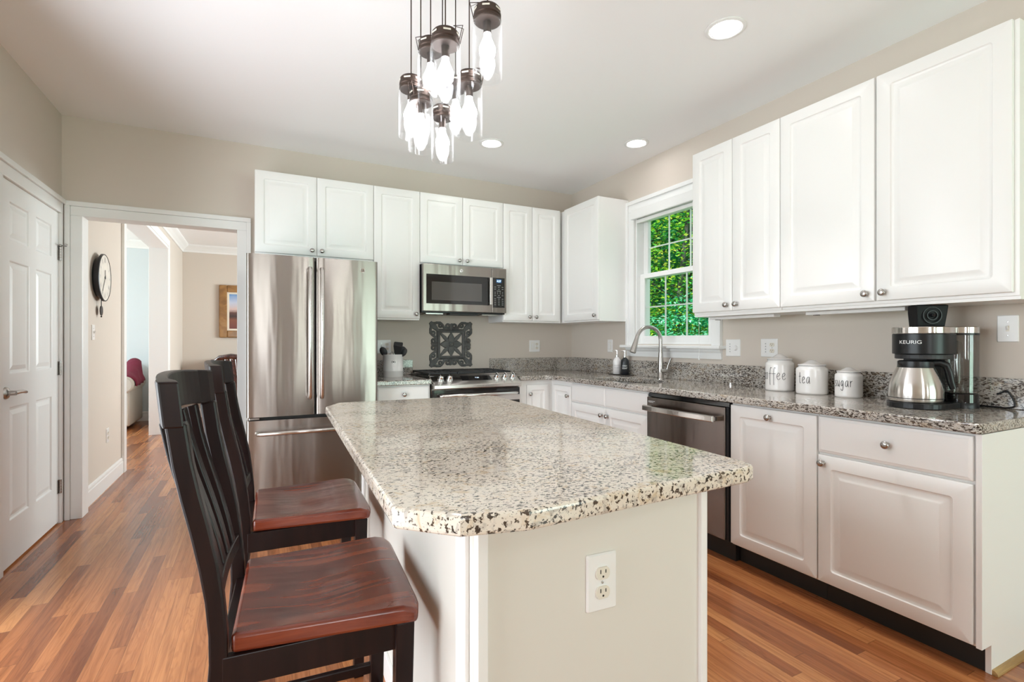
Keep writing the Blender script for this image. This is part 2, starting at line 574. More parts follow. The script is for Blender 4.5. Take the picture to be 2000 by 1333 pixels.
def slab_front(O, U, V, N, w, h, t=0.019):
    O, U, V, N = map(Vector, (O, U, V, N))
    mb = MB()
    mb.loops([rr_ring(O, U, V, N, w, h, i, d, r) for i, d, r in [(0, -t, .002), (0, -.007, .003), (.002, -.004, .003), (.009, -.003, .003), (.013, 0, .003)]])
    return mb


def knob(parent, p, N):
    mb = MB()
    mb.lathe([(.0085, 0), (.0085, .002), (.0055, .004), (.0055, .013), (.010, .016), (.0155, .0205), (.0165, .0245), (.014, .029), (.008, .0315), (0, .032)], p, N, 20)
    return mb.build('knob', 'nickel', parent, smooth=True, ang=60)


def text_verts(s, size, align='CENTER', ext=0.0):
    c = bpy.data.curves.new('t', 'FONT')
    c.body = s
    c.size = size
    c.align_x = align
    c.extrude = ext
    o = bpy.data.objects.new('t', c)
    col.objects.link(o)
    dg = bpy.context.evaluated_depsgraph_get()
    me = bpy.data.meshes.new_from_object(o.evaluated_get(dg))
    vs = [v.co.copy() for v in me.vertices]
    fs = [tuple(p.vertices) for p in me.polygons]
    bpy.data.objects.remove(o)
    bpy.data.curves.remove(c)
    bpy.data.meshes.remove(me)
    return vs, fs


def text_on(mb, s, size, O, U, V, N, lift=0.0008, sx=1.0):
    O, U, V, N = map(Vector, (O, U, V, N))
    vs, fs = text_verts(s, size)
    mb.add([O + U * v.x * sx + V * v.y + N * lift for v in vs], fs)
    return mb


X_, Y_, Z_ = Vector((1, 0, 0)), Vector((0, 1, 0)), Vector((0, 0, 1))
BACK = (X_, Z_, -Y_)      # faces the room from the back wall: right, up, out
RIGHT = (-Y_, Z_, -X_)    # faces the room from the right wall
LEFT = (Y_, Z_, X_)       # faces the room from the left wall


def wall(name, m, axis, c0, c1, u0, u1, z0, z1, holes=()):
    """A wall slab with rectangular openings (u0,u1,z0,z1); axis is the slab's normal."""
    us = sorted({u0, u1, *[h[0] for h in holes], *[h[1] for h in holes]})
    zs = sorted({z0, z1, *[h[2] for h in holes], *[h[3] for h in holes]})
    mb = MB()
    for a, b in zip(us, us[1:]):
        run = None
        for c, d in zip(zs, zs[1:]):
            solid = not any(h[0] < (a + b) / 2 < h[1] and h[2] < (c + d) / 2 < h[3] for h in holes)
            if solid:
                run = (run[0], d) if run else (c, d)
            if run and (not solid or d == zs[-1]):
                if axis == 'x':
                    mb.box(c0, c1, a, b, *run)
                else:
                    mb.box(a, b, c0, c1, *run)
                run = None
    return struct(mb.build(name, m))


# ------------------------------------------------------------------ room shell
PLAN = [(-5.2, -3.45), (5.3, -3.45), (5.3, 0.76), (XR + 0.15, 0.76), (XR + 0.15, 4.5376), (3.14, 4.5376), (3.14, 9.6), (-5.2, 9.6)]
struct(MB().prism(PLAN, -0.12, 0).build('floor', 'floor'))
struct(MB().prism(PLAN, H, H + 0.12).build('ceiling', 'ceil'))
wall('wall_left', 'wall', 'x', XL - 0.14, XL, -3.3, YB, 0, H, [(3.49, 4.345, 0, 2.06), (0.4, 3.0, 0.0, 2.12)])
wall('wall_back', 'wall', 'y', YB, YB + 0.12, -1.32, 3.07, 0, H, [(-1.083, -0.115, 0, 2.08)])
wall('wall_right', 'wall', 'x', XR, XR + 0.15, 0.62, YB, 0, H, [(2.59, 3.425, 1.185, 2.325)])
wall('wall_rear', 'wall', 'y', -3.45, -3.3, -1.32, 5.2, 0, H, [(2.15, 4.25, 0.0, 2.1), (1.2, 1.5, 0.9, 2.1), (-0.95, 0.05, 0.85, 2.1)])  # last opening serves the added fill window
wall('wall_breakfast_right', 'wall', 'x', 5.06, 5.2, -3.3, 0.62, 0, H)
wall('wall_breakfast_far', 'wall', 'y', 0.62, 0.76, XR + 0.15, 5.2, 0, H)
wall('wall_hall', 'wall', 'x', -1.25, -1.11, 4.5376, 5.84, 0, H)
wall('wall_dining_left', 'wall', 'x', -1.23, -1.045, 5.84, 9.44, 0, H, [(5.84, 7.93, 0, 2.45)])
wall('wall_dining_far', 'wall', 'y', 9.44, 9.58, -1.23, 3.07, 0, H)
wall('wall_dining_right', 'wall', 'x', 3.0, 3.14, 4.5376, 9.44, 0, H, [(6.1, 8.3, 0.75, 2.25)])
wall('wall_living_far', 'wallblue', 'y', 9.40, 9.54, -5.1, -1.23, 0, H)
wall('wall_living_left', 'wallblue', 'x', -5.1, -4.96, 4.5376, 9.40, 0, H, [(6.1, 8.3, 0.75, 2.25)])
wall('wall_living_near', 'wallblue', 'y', 4.40, 4.5376, -5.1, -1.32, 0, H)

# ------------------------------------------------------------------ casings, baseboards, crown
def casing(name, frame, O, w, h, cw=0.095, t=0.018, head=True, foot=0.0):
    """Three-sided door casing round an opening of width w and height h; O is its lower left corner."""
    U, V, N = frame
    O = Vector(O)
    mb = MB()

    def strip(a0, a1, b0, b1, d0, d1):
        mb.obox(O + U * (a0 + a1) / 2 + V * (b0 + b1) / 2 + N * (d0 + d1) / 2, U, V, N, (a1 - a0) / 2, (b1 - b0) / 2, (d1 - d0) / 2)
    b0, b1 = cw - .026, cw + .004
    strip(-b0, 0, foot, h, 0, t)
    strip(w, w + b0, foot, h, 0, t)
    strip(-b0, w + b0, h, h + b0, 0, t)
    strip(-b1, -b0, foot, h + b0, 0, t + .012)
    strip(w + b0, w + b1, foot, h + b0, 0, t + .012)
    strip(-b1, w + b1, h + b0, h + cw + .006, 0, t + .012)
    return struct(mb.build(name, 'trim', bevel=.003))


casing('trim_1', BACK, (-1.063, YB, 0), 0.928, 2.062, 0.09)
jb = MB().box(-1.083, -1.063, YB - .001, YB + .121, 0, 2.08).box(-0.135, -0.115, YB - .001, YB + .121, 0, 2.08).box(-1.063, -0.135, YB - .001, YB + .121, 2.062, 2.08)
struct(jb.build('trim_2', 'trim', bevel=.002))
mb = MB()
mb.box(XL - .12, XL + .018, 4.348, 4.383, 0, 2.062).box(XL - .12, XL + .018, 3.395, 3.486, 0, 2.062).box(XL - .12, XL + .018, 3.395, 4.383, 2.062, 2.13)
mb.box(XL, XL + .03, 3.39, YB - .034, 2.13, 2.162)
struct(mb.build('trim_3', 'trim', bevel=.003))
mb = MB()          # lining and casing of the opening between dining room and living room
mb.box(-1.24, -1.03, 7.90, 7.93, 0, 2.42).box(-1.24, -1.03, 5.85, 7.93, 2.42, 2.455)
mb.box(-1.045, -1.025, 7.931, 8.02, 0, 2.456).box(-1.045, -1.025, 5.85, 8.02, 2.456, 2.54).box(-1.1095, -1.085, 5.75, 5.838, 0, 2.54)
struct(mb.build('trim_4', 'trim', bevel=.003))


def profile_run(name, m, prof, a, b, axis, flip=1):
    """Crown or base profile (out, z) run along an axis from a wall line."""
    mb = MB()
    c, s0, s1 = a
    pts = [(c + flip * o, z) for o, z in prof]
    mb.prism(pts, s0, s1, axis)
    return struct(mb.build(name, m))


CROWN = [(0, H), (0, H - .115), (.012, H - .115), (.018, H - .09), (.05, H - .055), (.075, H - .035), (.09, H - .02), (.09, H)]
BASE = [(0, 0), (.016, 0), (.016, .105), (.012, .112), (.012, .128), (.006, .140), (0, .142)]


def run_x(name, m, prof, y, x0, x1, flip):
    mb = MB()
    mb.loops([[(x, y + flip * o, z) for o, z in prof] for x in (x0, x1)])
    return struct(mb.build(name, m))


def run_y(name, m, prof, x, y0, y1, flip):
    mb = MB()
    mb.loops([[(x + flip * o, y, z) for o, z in prof] for y in (y0, y1)])
    return struct(mb.build(name, m))


run_y('trim_5', 'trim', CROWN, -1.045, 5.84, 9.44, 1)
run_x('trim_6', 'trim', CROWN, 9.44, -1.045, 3.0, -1)
run_x('trim_7', 'trim', CROWN, 9.40, -4.96, -1.23, -1)
run_y('baseboard_hall', 'trim', BASE, -1.11, 4.60, 5.75, 1)
run_y('baseboard_dining', 'trim', BASE, -1.045, 8.02, 9.44, 1)
run_x('baseboard_far', 'trim', BASE, 9.44, -1.045, 3.0, -1)
run_x('baseboard_living', 'trim', BASE, 9.40, -4.96, -1.23, -1)

# ------------------------------------------------------------------ pantry door (six panels)
DY0, DY1, DZ0, DZ1 = 3.492, 4.343, 0.012, 2.058
door = bpy.data.objects.new('door_1', None)
col.objects.link(door)
door.location = (XL, DY1, 0)
door['_w'] = 1
struct(door)
us = [0, .112, .375, .475, .738, DY1 - DY0]
zs = [0, .235, .845, 1.02, 1.63, 1.735, 1.945, DZ1 - DZ0]
mb = MB()
O = Vector((XL + .002, DY0, DZ0))
for i in range(5):
    for j in range(7):
        o = O + Y_ * us[i] + Z_ * zs[j]
        w, h = us[i + 1] - us[i], zs[j + 1] - zs[j]
        if i in (1, 3) and j in (1, 3, 5):
            mb.loops([rect_ring(o, Y_, Z_, X_, w, h, a, d) for a, d in ((0, 0), (.004, -.001), (.010, -.008), (.020, -.009), (.045, -.0025))], cap0=False)
        else:
            mb.add(rect_ring(o, Y_, Z_, X_, w, h, 0, 0), [(0, 1, 2, 3)])
W, Hh = DY1 - DY0, DZ1 - DZ0
mb.loops([rect_ring(O, Y_, Z_, X_, W, Hh, 0, 0), rect_ring(O, Y_, Z_, X_, W, Hh, 0, -.035)], cap0=False)
mb.build('door_slab', 'trim', door)
for z in (1.79, 1.03, 0.245):
    h = MB()
    h.tube([(XL + .012, DY1 + .004, z - .045), (XL + .012, DY1 + .004, z + .045)], .0085, 12)
    for k in (-.027, -.009, .009, .027):
        h.lathe([(.0088, -.001), (.0095, 0), (.0088, .001)], (XL + .012, DY1 + .004, z + k), (0, 0, 1), 12)
    h.box(XL + .001, XL + .005, DY1 - .022, DY1, z - .045, z + .045)
    hg = h.build('hinge', 'nickel', door, smooth=True)
    if z > 1.5:
        p = MB()
        p.lathe([(.006, .045), (.013, .05), (.013, .055), (.006, .058), (.006, .062)], (XL + .012, DY1 + .004, z), (0, 0, 1), 12)
        p.tube([(XL + .012, DY1 + .004, z + .052), (XL + .045, DY1 - .02, z + .054)], .004, 8)
        p.lathe([(.010, 0), (.010, .006), (0, .008)], (XL + .045, DY1 - .02, z + .054), (1, -.8, 0), 12)
        p.build('hinge_pin_stop', 'nickel', hg, smooth=True)
lv = MB()
hy, hz = 3.552, 0.935
lv.lathe([(.033, 0), (.033, .004), (.028, .012), (.014, .018), (.012, .045), (0, .046)], (XL + .002, hy, hz), (1, 0, 0), 24)
lv.build('lever_rose', 'nickel', door, smooth=True)
lv = MB()
lv.tube([(XL + .042, hy - .005, hz), (XL + .046, hy + .03, hz + .002), (XL + .05, hy + .075, hz + .001), (XL + .052, hy + .105, hz - .004), (XL + .048, hy + .125, hz - .004)], [.011, .0105, .0095, .0085, .004], 12)
lv.build('lever_handle', 'nickel', door, smooth=True)

# ------------------------------------------------------------------ kitchen window
WY0, WY1, WZ0, WZ1 = 2.59, 3.425, 1.185, 2.325
win = bpy.data.objects.new('window_1', None)
col.objects.link(win)
win.location = (XR, (WY0 + WY1) / 2, WZ0)
win['_w'] = 1
struct(win)
mb = MB()
cx0 = XR - .020
for a, b, c, d in ((WY1, WY1 + .066, WZ0 - .008, WZ1), (WY0 - .064, WY0, WZ0 - .008, WZ1), (WY0 - .064, WY1 + .066, WZ1, WZ1 + .066)):
    mb.box(cx0, XR, a, b, c, d)
for a, b, c, d in ((WY1 + .066, WY1 + .096, WZ0 - .008, WZ1 + .066), (WY0 - .086, WY0 - .064, WZ0 - .008, WZ1 + .066), (WY0 - .086, WY1 + .096, WZ1 + .066, WZ1 + .098)):
    mb.box(cx0 - .012, XR, a, b, c, d)
mb.build('casing', 'trim', win, bevel=.003)
MB().box(XR - .075, XR + .06, WY0 - .115, WY1 + .125, WZ0 - .032, WZ0 - .008).build('sill', 'trim', win, bevel=.006, seg=3)
mb = MB()
mb.loops([[(XR, y, WZ0 - .105), (XR - .014, y, WZ0 - .105), (XR - .018, y, WZ0 - .075), (XR - .018, y, WZ0 - .062), (XR - .030, y, WZ0 - .048), (XR - .034, y, WZ0 - .032), (XR, y, WZ0 - .032)] for y in (WY0 - .085, WY1 + .095)])
mb.build('apron', 'trim', win)
mb = MB()
mb.box(XR + .001, XR + .149, WY0, WY0 + .018, WZ0, WZ1).box(XR + .001, XR + .149, WY1 - .018, WY1, WZ0, WZ1)
mb.box(XR + .001, XR + .149, WY0 + .018, WY1 - .018, WZ0 - .006, WZ0 + .012).box(XR + .001, XR + .149, WY0 + .018, WY1 - .018, WZ1 - .018, WZ1)
mb.build('jamb', 'trim', win, bevel=.002)
ym0, ym1 = WY0 + .020, WY1 - .020


def sash(name, x, z0, z1, bot, top, st, glass_x):
    mb = MB()
    mb.box(x, x + .035, ym0, ym0 + st, z0, z1).box(x, x + .035, ym1 - st, ym1, z0, z1).box(x, x + .035, ym0 + st, ym1 - st, z0, z0 + bot).box(x, x + .035, ym0 + st, ym1 - st, z1 - top, z1)
    s = mb.build(name, 'trim', win, bevel=.003)
    MB().box(glass_x, glass_x + .004, ym0 + st - .004, ym1 - st + .004, z0 + bot - .004, z1 - top + .004).build('pane', 'pane', s)
    g = MB()
    a, b, c, d = ym0 + st, ym1 - st, z0 + bot, z1 - top
    for k in (1, 2):
        y = a + (b - a) * k / 3
        g.box(glass_x + .006, glass_x + .014, y - .0055, y + .0055, c, d)
    g.box(glass_x + .0065, glass_x + .0135, a, b, (c + d) / 2 - .0055, (c + d) / 2 + .0055)
    g.build('grille', 'trim', s)


sash('upper_sash', XR + .075, 1.745, WZ1 - .012, .035, .07, .052, XR + .088)
sash('lower_sash', XR + .035, WZ0 + .008, 1.785, .06, .04, .055, XR + .048)

bl = thing('window_blind', 'white raised window blind under the window head above the sink', 'blind', (XR, 3.0, 2.26))
MB().box(XR - .045, XR - .0205, WY0 - .02, WY1 + .012, 2.255, 2.335).build('headrail', 'trim', bl, bevel=.004)
MB().box(XR - .005, XR + .024, WY0 + .01, WY1 - .02, 2.225, 2.254).build('slat_stack', 'plate', bl, bevel=.002)
MB().tube([(XR - .047, 2.64, 2.26), (XR - .085, 2.64, 1.5), (XR - .085, 2.64, 1.10)], .0012, 6).build('cord', 'trim', bl)
MB().lathe([(.002, .03), (.005, .02), (.006, .0), (0, -.001)], (XR - .085, 2.64, 1.075), (0, 0, 1), 10).build('tassel', 'trim', bl, smooth=True)

# windows of the room behind the camera and of the rooms beyond
def plain_window(name, axis, c, u0, u1, z0, z1, nu, nz, m=.06):
    o = bpy.data.objects.new(name, None)
    col.objects.link(o)
    o['_w'] = 1
    struct(o)
    o.location = (c, (u0 + u1) / 2, z0) if axis == 'x' else ((u0 + u1) / 2, c, z0)

    def bx(mb, a, b, z, zz, d):
        if axis == 'x':
            mb.box(c - d, c + d, a, b, z, zz)
        else:
            mb.box(a, b, c - d, c + d, z, zz)
    f = MB()
    bx(f, u0, u0 + m, z0, z1, .04)
    bx(f, u1 - m, u1, z0, z1, .04)
    bx(f, u0, u1, z0, z0 + m, .04)
    bx(f, u0, u1, z1 - m, z1, .04)
    for k in range(1, nu):
        u = u0 + (u1 - u0) * k / nu
        bx(f, u - .03, u + .03, z0, z1, .035)
    for k in range(1, nz):
        z = z0 + (z1 - z0) * k / nz
        bx(f, u0, u1, z - .02, z + .02, .03)
    f.build('frame', 'trim', o)
    g = MB()
    bx(g, u0 + m, u1 - m, z0 + m, z1 - m, .003)
    g.build('pane', 'pane', o)


plain_window('window_2', 'y', -3.37, 2.15, 4.25, 0.0, 2.1, 2, 1)
plain_window('window_6', 'y', -3.37, 1.2, 1.5, 0.9, 2.1, 1, 1, .03)
plain_window('window_3', 'x', XL - .07, 0.4, 3.0, 0.0, 2.12, 2, 1)
plain_window('fill_window', 'y', -3.37, -0.95, 0.05, 0.85, 2.1, 1, 2, .05)  # unseen window added to let in extra fill
plain_window('window_4', 'x', 3.07, 6.1, 8.3, 0.75, 2.25, 2, 2)
plain_window('window_5', 'x', -5.03, 6.1, 8.3, 0.75, 2.25, 2, 2)

# ------------------------------------------------------------------ cabinets
ZT, ZBU = 2.452, 1.383
UD = 0.31


def cab_door(parent, frame, O, w, h, knob_uv=None, slab=False, name='door', m=.058):
    U, V, N = frame
    O = Vector(O)
    g = .0016
    mb = (slab_front if slab else door_front)(O + U * g + V * g, U, V, N, w - 2 * g, h - 2 * g, *(() if slab else (.019, m)))
    d = mb.build(name, 'cab', parent, smooth=True, ang=25)
    if knob_uv:
        knob(d, O + U * knob_uv[0] + V * knob_uv[1], N)
    return d


def upper_back(label, x0, x1, z0, doors, z1=ZT):
    c = thing('upper_cabinet', label, 'cabinet', ((x0 + x1) / 2, YB, z0))
    yf = YB - .33
    MB().box(x0 + .0008, x1 - .0008, yf + .0195, YB - .0005, z0, z1 - .003).build('carcass', 'cab', c, bevel=.001)
    for a, b, side in doors:
        w = b - a
        cab_door(c, BACK, (a, yf, z0 + .012), w, z1 - z0 - .012, ((.035 if side < 0 else w - .035), .038))
    return c


upper_back('white two-door upper cabinet directly over the stainless refrigerator', -.015, .831, 1.842, [(-.015, .407, 1), (.407, .831, -1)])
upper_back('tall narrow white single-door upper cabinet between refrigerator and microwave', .831, 1.2085, ZBU, [(.831, 1.2085, 1)])
upper_back('short white two-door upper cabinet above the microwave', 1.2085, 1.976, 1.852, [(1.2085, 1.588, 1), (1.588, 1.976, -1)])
upper_back('white two-door upper cabinet right of the microwave', 1.976, 2.5925, ZBU, [(1.976, 2.2745, 1), (2.2745, 2.575, -1)])


def upper_right(label, y0, y1, doors, xf=2.594, z0=ZBU, z1=ZT):
    """y0 is the far side, y1 the near side."""
    c = thing('upper_cabinet', label, 'cabinet', (XR, (y0 + y1) / 2, z0))
    MB().box(xf + .0195, XR - .0005, y1 + .0008, y0 - .0008, z0, z1 - .003).build('carcass', 'cab', c, bevel=.001)
    for a, b, side in doors:
        w = a - b
        cab_door(c, RIGHT, (xf, a, z0 + .012), w, z1 - z0 - .012, ((.035 if side < 0 else w - .035), .038))
    return c


upper_right('white single-door corner upper cabinet left of the sink window', YB - .002, 3.514, [(4.05, 3.514, 1)])
ca = upper_right('white two-door upper cabinet beside the window with two narrow doors', 2.471, 1.838, [(2.471, 2.155, 1), (2.155, 1.838, -1)])
cb = upper_right('wide white two-door upper cabinet above the coffee maker', 1.838, .853, [(1.838, 1.355, 1), (1.350, .868, -1)])
MB().box(2.62, 2.92, .853, 1.838, ZBU - .014, ZBU + .0).build('bottom_rail', 'cab', cb)
MB().box(2.62, 2.92, 1.838, 2.471, ZBU - .014, ZBU + .0).build('bottom_rail', 'cab', ca)

CT, CU = 0.914, 0.876          # worktop top and underside
TK = 0.105


def base_right(label, y0, y1, fronts, endpanel=False):
    c = thing('base_cabinet', label, 'cabinet', (XR, (y0 + y1) / 2, 0))
    xf = XR - .63
    MB().box(xf + .0195, XR - .0005, y1 + .0008, y0 - .0008, TK, CU - .002).build('carcass', 'cab', c, bevel=.001)
    MB().box(xf + .08, XR - .05, y1 + .0008, y0 - .0008, 0, TK).build('toe_kick', 'black', c)
    for kind, a, b, z0, z1, kn in fronts:
        w = a - b
        cab_door(c, RIGHT, (xf, a, z0), w, z1 - z0, kn, kind == 'slab', 'door' if kind == 'door' else 'drawer_front')
    return c


base_right('white sink base cabinet under the faucet with two false fronts', 3.476, 2.568,
           [('slab', 3.476, 3.022, .720, .864, None), ('slab', 3.022, 2.568, .720, .864, None),
            ('door', 3.476, 3.022, TK + .008, .714, (.42, .545)), ('door', 3.022, 2.568, TK + .008, .714, (.035, .545))])
base_right('white base cabinet with one full-height door right of the dishwasher', 1.917, 1.441,
           [('door', 1.917, 1.443, TK + .008, .866, (.237, .712))])
ce = base_right('white end base cabinet below the coffee maker with drawer over door', 1.441, .868,
                [('slab', 1.439, .874, .700, .866, (.29, .085)), ('door', 1.439, .874, TK + .006, .692, (.028, .545))])
xf = XR - .63
pl = MB()
pl.prism([(xf + .004, CU - .002), (xf + .004, TK + .002), (xf + .075, TK + .002), (xf + .075, 0), (XR - .0005, 0), (XR - .0005, CU - .002)], .850, .868, 'y')
pl.build('end_panel', 'cab', ce, bevel=.001)
q = MB()
q.loops([[(x, .850 - .018 * math.cos(a) if a < 99 else .850, .018 * math.sin(a)) for a in (0, .39, .78, 1.17, 1.57)] + [(x, .850, 0)] for x in (xf + .078, XR - .002)])
sh = q.build('shoe_moulding', 'shoe', ce)
sh['label'] = 'oak quarter-round strip'

# lazy-susan corner base cabinet
c = thing('base_cabinet', 'white corner base cabinet with folding door in the inside corner', 'cabinet', (2.5, 4.0, 0))
mb = MB()
mb.prism([(1.972, YB - .63 + .0195), (xf + .0195, YB - .63 + .0195), (xf + .0195, 3.478), (XR - .0005, 3.478), (XR - .0005, YB - .0005), (1.972, YB - .0005)], TK, CU - .002)
mb.build('carcass', 'cab', c, bevel=.001)
MB().prism([(1.972, YB - .55), (xf + .08, YB - .55), (xf + .08, 3.478), (XR - .05, 3.478), (XR - .05, YB - .05), (1.972, YB - .05)], 0, TK).build('toe_kick', 'black', c)
MB().box(1.972, 2.048, YB - .6295, YB - .61, TK, CU - .002).build('filler_strip', 'cab', c)
cab_door(c, BACK, (2.052, YB - .63, TK + .008), .222, .725, (.030, .645), m=.045)
cab_door(c, RIGHT, (xf, 3.768, TK + .008), .285, .725, (.255, .645), m=.045)

# base cabinet between refrigerator and range
c = thing('base_cabinet', 'narrow white base cabinet between refrigerator and range with top drawer', 'cabinet', (.99, YB, 0))
MB().box(.783, 1.2065, YB - .61, YB - .0005, TK, CU - .002).build('carcass', 'cab', c, bevel=.001)
MB().box(.783, 1.2065, YB - .55, YB - .05, 0, TK).build('toe_kick', 'black', c)
cab_door(c, BACK, (.79, YB - .63, .705), .41, .16, (.205, .10), True, 'drawer_front')
cab_door(c, BACK, (.79, YB - .63, TK + .008), .41, .585, (.375, .54))


# ------------------------------------------------------------------ worktops
def slab_with_hole(outer, hole, z0, z1):
    bm = bmesh.new()

    def ring(pts, z):
        vs = [bm.verts.new((x, y, z)) for x, y in pts]
        return vs, [bm.edges.new((vs[i], vs[(i + 1) % len(vs)])) for i in range(len(vs))]
    out = MB()
    for z in (z0, z1):
        bm = bmesh.new()
        es = ring(outer, z)[1] + (ring(hole, z)[1] if hole else [])
        bmesh.ops.triangle_fill(bm, use_beauty=True, use_dissolve=False, edges=es)
        bm.verts.index_update()
        out.add([v.co.copy() for v in bm.verts], [[v.index for v in f.verts] for f in bm.faces])
        bm.free()
    for lp in (outer, hole):
        if lp:
            n = len(lp)
            out.add([(x, y, z) for z in (z0, z1) for x, y in lp], [(i, (i + 1) % n, n + (i + 1) % n, n + i) for i in range(n)])
    return out


def smooth_path(p, n=6):
    p = [Vector(q_) for q_ in p]
    out = []
    for i in range(len(p) - 1):
        a, b_, c_, d = p[max(i - 1, 0)], p[i], p[i + 1], p[min(i + 2, len(p) - 1)]
        for k in range(n):
            t = k / n
            out.append(.5 * (2 * b_ + (c_ - a) * t + (2 * a - 5 * b_ + 4 * c_ - d) * t * t + (3 * b_ - a - 3 * c_ + d) * t ** 3))
    return out + [p[-1]]


def weld(o, d=1e-5):
    bm = bmesh.new()
    bm.from_mesh(o.data)
    bmesh.ops.remove_doubles(bm, verts=bm.verts, dist=d)
    bmesh.ops.recalc_face_normals(bm, faces=bm.faces)
    bm.to_mesh(o.data)
    bm.free()


SX, SY, SA, SB = 2.545, 3.02, .195, .335
hole = [(SX + SA * math.copysign(abs(math.cos(a)) ** .7, math.cos(a)), SY + SB * math.copysign(abs(math.sin(a)) ** .7, math.sin(a))) for a in [2 * PI * k / 40 for k in range(40)]]
xc = XR - .65
outer = [(1.985, YB - .652), (xc - .05, YB - .652), (xc, YB - .70), (xc, .862), (xc + .012, .846), (XR - .0005, .846), (XR - .0005, YB - .0005), (1.985, YB - .0005)]
wt = thing('worktop', 'L-shaped granite worktop along the right wall with sink cutout', 'countertop', (2.6, 2.6, CU))
o = slab_with_hole(outer, hole, CU, CT).build('slab', 'granite2', wt)
weld(o)
b = o.modifiers.new('bevel', 'BEVEL')
b.width, b.segments, b.limit_method, b.angle_limit = .006, 2, 'ANGLE', math.radians(50)
MB().box(1.985, XR - .0005, YB - .021, YB - .0005, CT, 1.046).build('backsplash', 'granite2', wt, bevel=.003)
MB().box(XR - .021, XR - .0005, .846, YB - .021, CT, 1.046).build('backsplash', 'granite2', wt, bevel=.003)
wl = thing('worktop', 'short granite worktop between refrigerator and range under the utensil crock', 'countertop', (.99, 4.1, CU))
MB().box(.778, 1.2075, YB - .652, YB - .0005, CU, CT).build('slab', 'granite2', wl, bevel=.006)
MB().box(.778, 1.235, YB - .021, YB - .0005, CT, 1.046).build('backsplash', 'granite2', wl, bevel=.003)

sk = thing('sink', 'stainless undermount sink bowl set below the granite worktop', 'sink', (SX, SY, .68))
mb = MB()
hp = [Vector((x - SX, y - SY, 0)) for x, y in hole]
mb.loops([[Vector((SX, SY, z)) + p * s for p in hp] for s, z in ((1.10, CU - .001), (1.015, CU - .001), (1.0, CU - .02), (.97, .72), (.9, .69), (.3, .685))])
mb.build('bowl', 'steelh', sk, smooth=True)
MB().lathe([(.045, .004), (.042, .006), (.03, .003), (0, .002)], (SX, SY, .685), (0, 0, 1), 20).build('drain', 'chrome', sk, smooth=True)

# ------------------------------------------------------------------ faucet
FX, FY = 2.80, 2.985
fc = thing('faucet', 'brushed nickel pull-down gooseneck kitchen faucet behind the sink', 'faucet', (FX, FY, CT))
mb = MB()
mb.lathe([(.027, 0), (.027, .006), (.024, .01), (.0235, .10), (.020, .155), (.0165, .21)], (FX, FY, CT), (0, 0, 1), 24)
mb.build('body', 'nickel', fc, smooth=True, ang=50)
dx, dy = -.985, .17
arc = [(FX, FY, CT + .20), (FX, FY, CT + .30)] + [(FX + dx * (.105 - .105 * math.cos(a)), FY + dy * (.105 - .105 * math.cos(a)), CT + .30 + .105 * math.sin(a)) for a in [PI * k / 14 * .93 for k in range(1, 15)]]
MB().tube(arc, .0145, 16).build('gooseneck', 'nickel', fc, smooth=True)
p0 = Vector(arc[-1])
dr = (Vector(arc[-1]) - Vector(arc[-2])).normalized()
MB().lathe([(.0155, 0), (.0175, .03), (.0225, .085), (.024, .118), (.020, .122), (0, .121)], p0, dr, 20).build('spray_head', 'nickel', fc, smooth=True)
mb = MB()
mb.tube([(FX, FY - .015, CT + .068), (FX + .01, FY - .065, CT + .068)], [.019, .016], 16)
mb.tube([(FX + .008, FY - .058, CT + .07), (FX + .012, FY - .068, CT + .11), (FX + .02, FY - .088, CT + .165)], [.010, .008, .006], 12)
mb.build('lever', 'nickel', fc, smooth=True)
bt = MB()
bt.lathe([(.013, 0), (.013, .004), (.010, .006), (.010, .016), (.008, .018), (0, .018)], (2.83, 2.36, CT), (0, 0, 1), 18)
tag(bt.build('air_switch_button', 'chrome', smooth=True), 'small chrome disposal button on the worktop right of the faucet', 'button')

# ------------------------------------------------------------------ refrigerator
fr = thing('refrigerator', 'stainless steel french-door refrigerator with bottom freezer drawer', 'refrigerator', (.35, 4.0, 0))
FX0, FX1, FYF, FT = -.060, .760, 3.60, 1.766
MB().box(FX0 + .004, FX1 - .004, FYF + .07, YB - .03, .02, FT - .012).build('body', 'steeld', fr, bevel=.004)
MB().box(FX0 + .02, FX1 - .02, FYF + .04, FYF + .07, .06, FT - .02).build('gasket', 'black', fr)


def curved_front(x0, x1, z0, z1, sag=.006):
    """A door with a slightly bowed front and rounded vertical edges."""
    mb = MB()
    w, r = x1 - x0, .014
    pr = [(x0, FYF + .062)]
    for k in range(5):
        a = PI / 2 * k / 4
        pr.append((x0 + r - r * math.cos(a), FYF + r - r * math.sin(a)))
    for k in range(1, 10):
        t = k / 10
        pr.append((x0 + r + (w - 2 * r) * t, FYF - sag * 4 * t * (1 - t)))
    for k in range(5):
        a = PI / 2 * k / 4
        pr.append((x1 - r + r * math.sin(a), FYF + r - r * math.cos(a)))
    pr.append((x1, FYF + .062))
    return mb.prism(pr, z0, z1)


def bar_handle(parent, a, b, out, r=.0135, name='handle'):
    a, b, out = Vector(a), Vector(b), Vector(out)
    d = (b - a).normalized()
    mb = MB()
    mb.tube([a + out * .0, a + out * .75 + d * .004, a + out + d * .02, (a + b) / 2 + out * 1.05, b + out - d * .02, b + out * .75 - d * .004, b], [r * .9, r, r, r, r, r, r * .9], 14)
    return mb.build(name, 'steelh', parent, smooth=True)


